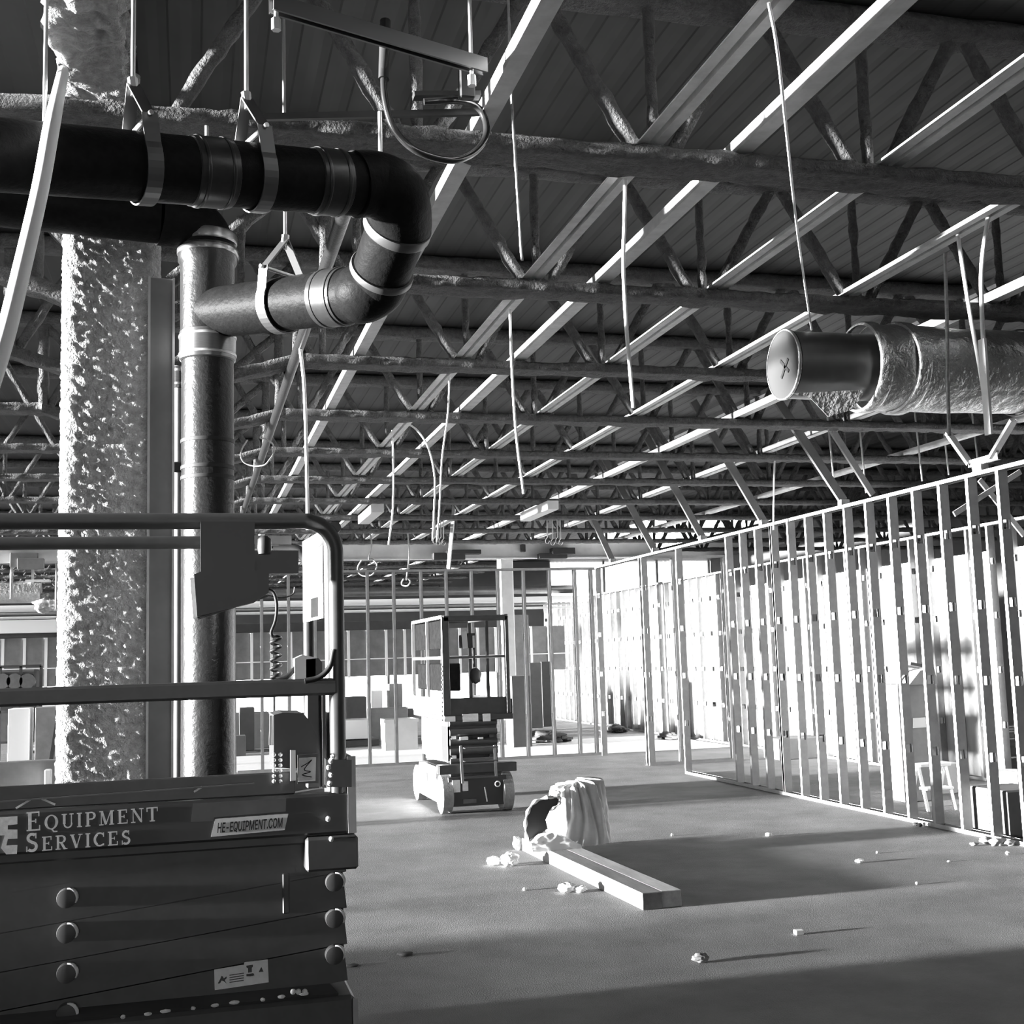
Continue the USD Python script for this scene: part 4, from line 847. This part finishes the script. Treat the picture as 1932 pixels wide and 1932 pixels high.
# crumpled sack standing on the timbers
bc = np.array([2.93, 9.66, ph + .002])
nth, nz = 120, 40; th = np.arange(nth) * 2 * np.pi / nth
v = []
SXC, SW = 3.03, .245
for j in range(nz):
    t = j / (nz - 1); ct, sn = np.cos(th), np.sin(th)
    sup = (np.abs(ct) ** 2.5 + np.abs(sn) ** 2.5) ** (-1 / 2.5)
    prof_ = (1.04 - .2 * t ** 3) if t < .9 else (1.04 - .2 * .729) * math.sqrt(max(0, 1 - ((t - .9) / .1) ** 2))
    ph_ = th + .12 * np.sin(4 * t + th * 2)
    fold = -.16 * np.abs(np.sin(ph_ * 6.5 + .4)) ** 3 * (.25 + .9 * t) - .08 * np.abs(np.sin(ph_ * 13.7 + 1.3 + 1.5 * t)) ** 2 * (.3 + t)
    nse = .22 * (meshkit.fbm(np.stack([ct * 4, sn * 4, np.full(nth, t * 2.2)], 1), 4, 5) - .45)
    k = sup * prof_ * (1 + (fold + nse) * min(1, (1 - t) * 9))
    z = .49 * min(t / .9, 1) * (1 - .05 * np.abs(np.sin(ph_ * 6.5 + .4))) + (.0 if t < .9 else .03 * (t - .9) / .1) - .05 * (1 - ct) / 2 * t
    v.append(np.stack([SXC + .0 * t + SW * k * ct, bc[1] + .2 * k * sn, bc[2] + z * np.ones(nth)], 1))
f = []
for j in range(nz - 1):
    for i in range(nth):
        k = (i + 1) % nth; a, b, c, d = j * nth + i, j * nth + k, (j + 1) * nth + k, (j + 1) * nth + i; f += [[a, b, c], [a, c, d]]
f += [[nz * nth, (k_ + 1) % nth, k_] for k_ in range(nth)]
sk_ = thing('paper_sack', 'crumpled pleated sack standing on the far end of the timbers', 'sack', bc)
part(sk_, 'sack_body', trimesh.Trimesh(np.vstack(v + [[(SXC, bc[1], bc[2])]]), f, process=False), 'paper_sack', smooth=80)
def sackp(px, py, y=9.5): return P(px, py, Y=y)
# the mouth of the sack, gaping to the left: its shade painted as a dark plate, with a pale rim
mo = [(992, 1584), (989, 1556), (993, 1532), (1006, 1512), (1030, 1503), (1052, 1504), (1050, 1516), (1034, 1528), (1026, 1545), (1030, 1562), (1012, 1574)]
part(sk_, 'torn_opening', plate([sackp(*q) for q in mo], .05, (0, -1, 0)), 'sack_shade', label='gaping mouth at the left of the sack, its shade painted dark')
rim_ = [sackp(*q) + [-.006, -.055, 0] for q in [(996, 1602)] + mo[:5]]
part(sk_, 'torn_rim', tube(curve(rim_, 6), .012 + .006 * np.sin(np.arange(31) * 1.1), 10), 'paper_sack', smooth=60)
rim2 = [sackp(*q) + [0, -.055, 0] for q in mo[4:8]]
part(sk_, 'torn_rim', tube(curve(rim2, 6), .010 + .005 * np.sin(np.arange(19) * 1.3), 10), 'paper_sack', smooth=60)
part(sk_, 'top_knot', lump(sackp(1051, 1502) + [0, 0, -.02], (.03, .03, .035), 4, .6, 3), 'plastic_white', smooth=True)
def mound(pxs, y, th_, seed):
    m_ = plate([sackp(*q, y) for q in pxs], th_, (0, -1, 0)); v_, f_ = trimesh.remesh.subdivide_to_size(m_.vertices, m_.faces, .03)
    m_ = trimesh.Trimesh(v_, f_); m_.vertices = m_.vertices + m_.vertex_normals * (.03 * (meshkit.fbm(np.array(m_.vertices) * 14 + seed, 3, seed) - .45))[:, None]; return m_
part(sk_, 'lit_foot', mound([(1000, 1603), (997, 1588), (1014, 1574), (1034, 1568), (1060, 1578), (1090, 1590), (1091, 1606), (1060, 1604)], 9.46, .1, 3), 'plastic_white', smooth=60, label='sunlit foot of the sack painted as a white mound')  # white mound paints the sunlit lower left of the sack
def floor_lump(px, py, w_px, h_px, label, cat, name, matl='plastic_white', seed=0, amp=.6, sub=3):
    c = P(px, py, z=0); k = c[1] / FPX
    return single(name, lump((c[0], c[1], -.002), (w_px * k / 2, w_px * k / 2 * .8, h_px * k / 2), seed, amp, sub), matl, label, cat, smooth=True)
floor_lump(931, 1633, 24, 18, 'crumpled white wrapper on the floor, left of a larger one by the timbers', 'litter', 'wrapper', seed=1)
floor_lump(962, 1634, 34, 26, 'crumpled white wrapper with a dark fold touching the left end of the timbers', 'litter', 'wrapper', seed=2)
floor_lump(976, 1604, 18, 26, 'white rag bunched at the far end of the timbers below the sack', 'rag', 'rag', seed=3)
floor_lump(1070, 1684, 34, 20, 'white crumpled rag lying against the lit side of the timbers', 'rag', 'rag', seed=4)
floor_lump(1096, 1684, 22, 14, 'small white tuft of rag halfway along the lit side of the timbers', 'rag', 'rag', seed=14)
floor_lump(1322, 1816, 32, 17, 'rough grey chunk of debris with a dark right side, in the right foreground', 'debris', 'rubble_piece', 'rubble', 5)
c = P(1507, 1763, z=0); single('block_offcut', bbox(c[0] - .024, c[0] + .024, c[1] - .02, c[1] + .02, 0, .026, .003), 'plastic_white', 'small white rectangular offcut alone on the floor at right', 'offcut')
for i, (a_, b_, w_, h_, lab) in enumerate([(1450, 1578, 14, 8, 'small white scrap on the bright floor patch'), (1622, 1628, 19, 9, 'flat white scrap on the dark floor right of the timbers'), (1655, 1610, 6, 5, 'tiny white crumb above the flat white scrap'), (1730, 1669, 7, 7, 'tiny white crumb alone on the dark floor at right'),
                                         (1790, 1626, 7, 4, 'tiny pale crumb under the stud wall, left of the rubble'), (1901, 1613, 10, 8, 'small pale crumb below the near end of the stud wall'), (1268, 1577, 6, 5, 'tiny white crumb right of the paper sack'), (765, 1803, 28, 7, 'flat dark splinter on the floor right of the near lift'), (665, 1823, 22, 5, 'flat dark scrap on the floor close to the near lift'), (990, 1680, 9, 6, 'pale crumb left of the timbers')]):
    floor_lump(a_, b_, w_, h_, lab, 'debris', 'scrap', 'rubble_dark' if 'dark splinter' in lab or 'flat dark' in lab else 'plastic_white', 30 + i, .5, 2)
for i, (a_, b_, w_, h_) in enumerate([(1728, 1558, 12, 7), (1736, 1560, 10, 9), (1860, 1592, 26, 14), (1880, 1596, 30, 18), (1905, 1596, 22, 12), (1838, 1596, 18, 8), (1916, 1592, 12, 12)]):
    floor_lump(a_, b_, w_, h_, ['dark clod of dirt by the wall track, left of the rubble', 'larger dark clod of dirt by the wall track'][i] if i < 2 else ['lump of rubble at the wall track, second from left', 'biggest lump of rubble at the wall track', 'lump of rubble right of the biggest one', 'leftmost flat lump of rubble at the wall track', 'rightmost small lump of rubble at the wall track'][i - 2], 'rubble', 'rubble_lump', 'rubble_dark' if i < 2 else 'rubble', 50 + i, .7, 2)

# ------------------------------------------------------------------ far background
def pipe_run(py, Y, dpx, x0, x1, label, matl='beam_light', at=850, name='pipe_run'):
    z = P(at, py, Y=Y)[2]; return single(name, cyl((x0, Y, z), (x1, Y, z), dpx * Y / FPX / 2, 14), matl, label, 'pipe', smooth=40)
pipe_run(1134, 27, 12, -5.8, 8.9, 'thick white pipe running across the far end at head height', 'plastic_white')
pipe_run(1150, 27.6, 5, -5.8, 8.9, 'thin pale pipe just below the thick white far pipe', 'beam_light')
pipe_run(1143, 28.4, 4, -5.8, 8.9, 'thin grey pipe behind the thick white far pipe', 'galvanised')
pipe_run(1115, 29.5, 16, -3.5, 9.4, 'grey air duct across the far end, above the thick white pipe', 'duct_metal', name='air_duct')
z0, z1 = P(700, 1188, Y=28.2)[2], P(700, 1172, Y=28.2)[2]
single('dark_beam', bbox(-5.8, 5.6, 28.1, 28.3, z0, z1), 'beam_dark', 'dark steel beam across the far end over the grey panels', 'beam')
pz0, pz1 = P(700, 1275, Y=28.6)[2], z0
pp = thing('panelled_partition', 'row of grey panels between white strips at the far end', 'partition', (0, 28.6, 0))
xs0 = np.arange(-5.7, 8.5, .44)
for x in xs0:
    part(pp, 'panel', box(x + .03, x + .41, 28.6, 28.63, pz0, pz1), 'panel_grey'); part(pp, 'strip', box(x - .03, x + .03, 28.57, 28.63, pz0 - .02, pz1), 'white_sheet')
part(pp, 'rail', box(-5.75, 8.9, 28.56, 28.6, P(700, 1243, Y=28.6)[2] - .012, P(700, 1243, Y=28.6)[2] + .012), 'white_sheet')
for x in (-5.7, -1.5, 2.7, 8.4): part(pp, 'post', box(x - .04, x + .04, 28.6, 28.66, 0, pz0), 'white_sheet')
zq = P(60, 1147, Y=26)[2]
def far_box(px0, px1, pyt, pyb, depth, label, matl, name, cat, Y=None, b=.01, zb=None):
    a = P((px0 + px1) / 2, pyb, z=0) if Y is None else np.array([0, Y, 0.])
    y = a[1]; l, r_2 = P(px0, pyb, Y=y), P(px1, pyb, Y=y); zt_ = P((px0 + px1) / 2, pyt, Y=y)[2]; zb_ = 0 if zb is None else zb
    return single(name, bbox(l[0], r_2[0], y, y + depth, zb_, zt_, b), matl, label, cat)
single('lit_floor', box(.6, 8.9, 19.25, 22.9, 0, .004), 'white_sheet', 'bright lit floor beyond the far stud wall, painted as a pale sheet', 'painted light')  # pale sheet paints in the brightness of the lit far floor
# pale bin with a rim behind the far stud wall
a, b = P(720, 1414, z=0), P(780, 1411, z=0); yb = 22.2; zt_ = P(750, 1357, Y=yb)[2]
bn = thing('plastic_bin', 'pale open plastic bin behind the far stud wall, left of the second lift', 'bin', ((a[0] + b[0]) / 2, yb + .3, 0))
def hollow(x0, x1, y0, y1, z0, z1, t): return [box(x0, x1, y0, y0 + t, z0, z1), box(x0, x1, y1 - t, y1, z0, z1), box(x0, x0 + t, y0 + t, y1 - t, z0, z1), box(x1 - t, x1, y0 + t, y1 - t, z0, z1), box(x0 + t, x1 - t, y0 + t, y1 - t, z0, z0 + t)]
part(bn, 'body', hollow(a[0], b[0], yb, yb + .55, 0, zt_, .02), 'bin_plastic'); part(bn, 'rim', [box(a[0] - .02, b[0] + .02, yb - .02, yb, zt_ - .06, zt_), box(b[0], b[0] + .02, yb, yb + .57, zt_ - .06, zt_)], 'bin_plastic')
far_box(655, 692, 1315, 1358, .5, 'dark grey carton stacked up beside the lift post, behind the far stud wall', 'carton_dark', 'carton', 'carton', Y=24.9)
far_box(648, 700, 1358, 1395, .6, 'wide pale crate under the dark grey carton behind the far stud wall', 'plastic_white', 'crate', 'crate', Y=23.75, zb=.14)
far_box(640, 716, 1396, 1408, .8, 'low dark pallet under the pale crate behind the far stud wall', 'carton_dark', 'pallet', 'pallet')
far_box(700, 722, 1303, 1335, .4, 'small white box on a shelf behind the far stud wall', 'plastic_white', 'carton', 'carton', Y=25.8)
far_box(697, 770, 1336, 1356, .4, 'grey low shelf behind the far stud wall, above the pale bin', 'carton', 'shelf', 'shelf', Y=25.1)
far_box(735, 760, 1290, 1350, .4, 'upright grey crate leaning behind the far stud wall', 'carton', 'crate', 'crate', Y=25.9)
far_box(968, 1004, 1275, 1385, .5, 'tall dark cabinet right of the second lift, behind the far stud wall', 'carton_dark', 'cabinet', 'cabinet', Y=21.5)
far_box(1002, 1024, 1250, 1350, .1, 'dark doorway panel in the distance, left of the sunlit partition', 'carton_dark', 'door_panel', 'panel', Y=27)
far_box(1024, 1041, 1248, 1345, .1, 'narrow dark door leaf in the distance, at the edge of the sunlit partition', 'beam_dark', 'door_panel', 'panel', Y=27.4)
far_box(968, 1000, 1160, 1262, .1, 'grey board standing in the distance right of the second lift', 'panel_grey', 'board', 'board', Y=26.6)
# heap of scrap behind the far wall, right of the lift
def heap(px, py, w_px, h_px, n, label, matl, seed, name='scrap_heap'):
    c = P(px, py, z=0); k = c[1] / FPX; r2_ = random.Random(seed); ms_ = []
    h_ = thing(name, label, 'heap', c)
    for i in range(n):
        t = r2_.uniform(-1, 1); x = c[0] + t * w_px * k / 2; hh = h_px * k * (1 - abs(t)) * r2_.uniform(.4, 1)
        aa = r2_.uniform(-.5, .5); L_ = r2_.uniform(.2, .5) * w_px * k
        part(h_, 'piece', bar((x - L_ / 2 * math.cos(aa), c[1] + r2_.uniform(-.2, .5), .03 + hh * .5 - L_ * .1 * math.sin(aa)), (x + L_ / 2 * math.cos(aa), c[1] + r2_.uniform(-.2, .5), .03 + hh * .5 + L_ * .1 * math.sin(aa)), r2_.uniform(.06, .2), r2_.uniform(.02, .07)), matl if i % 4 else 'rubble')
    part(h_, 'rubble', lump((c[0], c[1] + .1, -.01), (w_px * k * .45, .4, h_px * k * .55), seed, .7, 3), matl, smooth=True)
heap(1035, 1402, 80, 22, 10, 'dark heap of scrap behind the far stud wall, right of the second lift', 'rubble_dark', 3)
heap(85, 1420, 80, 26, 12, 'dark heap of scrap seen between the rails of the near lift, at far left', 'rubble_dark', 4)
heap(1165, 1382, 30, 14, 6, 'small dark heap at the foot of the sunlit partition', 'rubble_dark', 5)
heap(1268, 1396, 22, 14, 5, 'dark lump at the foot of the sunlit partition beyond the return wall', 'rubble_dark', 6)
# far left: machine, duct, long low things
mc = thing('generator', 'dark open-framed machine far left, seen between the rails of the near lift', 'machine', P(35, 1315, Y=24.5))
y = 24.5
a, b = P(-40, 1345, Y=y), P(78, 1256, Y=y)
part(mc, 'frame', [bar((x, y, 0), (x, y, b[2]), .05, .05) for x in np.linspace(a[0], b[0], 4)] + [bar((a[0], y, z), (b[0], y, z), .05, .05) for z in (b[2], (a[2] + b[2]) / 2, a[2])], 'beam_dark')
part(mc, 'engine', bbox(a[0] + .1, b[0] - .1, y + .1, y + .8, .3, b[2] - .06, .04), 'carton_dark')
for i, px in enumerate((5, 28, 52)): c = P(px, 1285, Y=y); part(mc, 'drum', cyl((c[0], y - .04, c[2]), (c[0], y + .1, c[2]), .14, 20), 'lift_grey', smooth=40)
y = 25.3; a, b = P(-60, 1120, Y=y), P(88, 1118, Y=y)
fd = thing('air_duct', 'short bright insulated duct end hanging at far left below the pale beam', 'duct', b)
part(fd, 'duct_body', cyl((a[0], y, b[2]), (b[0] - .1, y, b[2]), .2, 28), 'foil', smooth=40); part(fd, 'loose_end', lump((b[0] - .05, y, b[2] - .2), (.22, .2, .19), 6, .7, 3, flat=False), 'foil', smooth=True)
part(fd, 'hanger', bar((b[0] - .25, TY[11], b[2] + .1), (b[0] - .25, TY[11], ZB + .2), .05, .05), 'rod_steel'); part(fd, 'flange', box(b[0] - .38, b[0] + .06, y - .1, y + .1, b[2] + .2, b[2] + .25), 'white_sheet')
c = P(45, 1056, Y=22.2); single('dark_bracket', [bbox(c[0] - .22, c[0] + .22, 22.18, 22.33, c[2] - .12, c[2] + .12), bbox(c[0] - .1, c[0] + .32, 22.14, 22.33, c[2] - .16, c[2] + .02)], 'panel_grey', 'grey stepped bracket hung on the pale beam at far left', 'bracket')
for i, (px, pt, pb2, lab) in enumerate([(105, 1060, 1150, 'right'), (20, 1062, 1130, 'left')]):
    a, b = P(px, pt, Y=22.44), P(px + 1, pb2, Y=22.44); single('hanger_rod', cyl(b, (b[0], b[1], 3.5), .026, 10), 'cable_grey', f'pale hanger rod under the far beam at far left, {lab} of the two', 'rod', smooth=40)
far_box(-60, 125, 1170, 1194, .2, 'white lowered soffit board far left, above the grey panels', 'plastic_white', 'soffit_board', 'board', Y=27.9, zb=P(60, 1194, Y=27.9)[2])
far_box(15, 56, 1337, 1358, .6, 'pale crate far left, just under the mid rail of the near lift', 'plastic_white', 'crate', 'crate', Y=23.5)
far_box(66, 112, 1334, 1362, .5, 'grey crate far left, next to the pale one under the mid rail', 'panel_grey', 'crate', 'crate', Y=23.4)
far_box(-60, 118, 1372, 1392, 1.2, 'long grey low platform far left on the floor', 'carton', 'platform', 'platform')
far_box(-60, 112, 1437, 1475, .12, 'grey low panel with pale joints standing behind the near lift at left', 'panel_grey', 'low_panel', 'panel', Y=12.5)
far_box(83, 96, 1452, 1478, .1, 'small white box in front of the grey low panel behind the near lift', 'plastic_white', 'carton', 'carton', Y=12.3)
a, b = P(96, 1378, Y=23.0), P(113, 1330, Y=23.0); a[2] = .0; single('prop', bar(a, b, .06, .06), 'beam_dark', 'dark prop leaning beside the column at far left', 'prop')
# things beside the stack, behind: cartons and rolls
far_box(452, 480, 1335, 1353, .3, 'small dark machine with white knobs right of the stack, far away', 'carton_dark', 'machine', 'machine', Y=24)
far_box(444, 464, 1388, 1402, .3, 'low dark box right of the stack, far away', 'carton_dark', 'carton', 'carton', Y=22.6)
far_box(442, 508, 1345, 1385, .5, 'wide pale stack of board right of the stack, far away', 'carton', 'board_stack', 'board stack', Y=24.6)
# room behind the right stud wall
yb = 11.4; a, b = P(1706, 1460, Y=yb), P(1745, 1290, Y=yb)
tb = thing('tall_carton', 'tall grey carton with a dark lid flap behind the right stud wall', 'carton', (a[0], yb, 0))
part(tb, 'carton_body', bbox(a[0], a[0] + .34, yb, yb + .4, 0, b[2], .01), 'carton'); tp = P(1712, 1290, Y=yb)
part(tb, 'carton_neck', plate([(a[0], yb + .05, b[2]), (a[0] + .34, yb + .05, b[2]), (a[0] + .3, yb + .05, b[2] + .17), (a[0] + .14, yb + .05, b[2] + .14)], .25, (0, -1, 0)), 'carton')
part(tb, 'lid_flap', bar(P(1703, 1252, Y=yb), P(1742, 1259, Y=yb), .3, .03), 'carton_dark'); part(tb, 'label', plate([P(1722, 1374, Y=yb - .005), P(1750, 1372, Y=yb - .005), P(1750, 1353, Y=yb - .005), P(1722, 1355, Y=yb - .005)], .002, (0, -1, 0)), 'white_sheet')
def room_box(px0, px1, pyt, pyb, dep, label, matl, name, cat): return far_box(px0, px1, pyt, pyb, dep, label, matl, name, cat)
room_box(1470, 1560, 1392, 1432, .5, 'low grey crate behind the right stud wall, at its middle', 'carton', 'crate', 'crate')
room_box(1590, 1690, 1385, 1425, .5, 'pair of low pale crates behind the right stud wall', 'bin_plastic', 'crate', 'crate')
room_box(1772, 1815, 1440, 1498, .4, 'pale box with a white handle behind the near part of the stud wall', 'bin_plastic', 'box', 'box')
a = P(1752, 1532, z=0)
stl = thing('step_stool', 'white folding step stool behind the right stud wall', 'stool', a)
for dx in (0, .3):
    part(stl, 'leg', bar((a[0] + dx, a[1], 0), (a[0] + dx, a[1] + .12, .42), .025, .025), 'plastic_white'); part(stl, 'leg', bar((a[0] + dx, a[1] + .3, 0), (a[0] + dx, a[1] + .14, .42), .025, .025), 'plastic_white')
part(stl, 'tread', bbox(a[0] - .02, a[0] + .32, a[1] + .05, a[1] + .22, .42, .45, .005), 'plastic_white'); part(stl, 'tread', bbox(a[0], a[0] + .3, a[1] + .0, a[1] + .14, .2, .225, .005), 'plastic_white')
a = P(1900, 1420, Y=10.4); single('bucket', tube([(a[0], 10.4, 0), (a[0], 10.4, .01), (a[0], 10.4, .36), (a[0], 10.4, .38)], [.13, .135, .155, .16], 28), 'bin_plastic', 'pale round bucket at the near end of the room behind the stud wall', 'bucket', smooth=40)
room_box(1905, 1990, 1490, 1580, .5, 'dark cabinet behind the near end of the right stud wall', 'carton_dark', 'cabinet', 'cabinet')

# pale column in the distance, hooks, pole and strip lights
c = P(956, 1240, Y=22.8); single('column', [bbox(c[0] - .13, c[0] + .13, 22.6, 22.86, 0, 3.66, .02), bbox(c[0] - .18, c[0] + .18, 22.55, 22.9, 0, .02, .005)], 'beam_light', 'pale distant column under the far beam, right of the second lift', 'column')
for nm, pxs in (('left', (821, 827, 832, 837)), ('right', (1033, 1043, 1052, 1058))):
    hk = thing('hanger_hooks', f'cluster of four thin hooked rods under the far trusses, {nm} of the two', 'hanger', P(pxs[1], 1000, Y=TY[7]))
    for i, px in enumerate(pxs):
        a = P(px, 1013 + 3 * (i % 2), Y=TY[7]); part(hk, 'rod', cyl(a, (a[0], a[1], ZB + .02), .009, 8), 'rod_steel', smooth=40)
        part(hk, 'hook', tube(curve([a, a + [-.03, 0, -.04], a + [-.03, 0, -.085], a + [.0, 0, -.1], a + [.03, 0, -.06]], 4), .007, 6), 'rod_steel', smooth=50)
a, b = P(846, 1073, Y=YF), P(858, 944, Y=YF + .4); single('leaning_pole', bar(a, b, .05, .05), 'beam_light', 'thin grey pole standing up from the far stud wall top', 'pole')
for i, (p0, p1, p2, lab) in enumerate([((1002, 949), (1037, 929), (885, 1016), 'right of the centre'), ((688, 961), (707, 934), (640, 1008), 'left of the centre')]):
    zl_ = 3.78; a, b = P(*p0, z=zl_), P(*p1, z=zl_)
    fx = thing('strip_light', f'long bright-sided strip light fixture under the far trusses, {lab}', 'light fixture', b)
    part(fx, 'body', bbox(b[0] - .04, b[0] + .12, b[1], b[1] + 1.4, ZB - .12, ZB - .0, .006), 'lift_white')
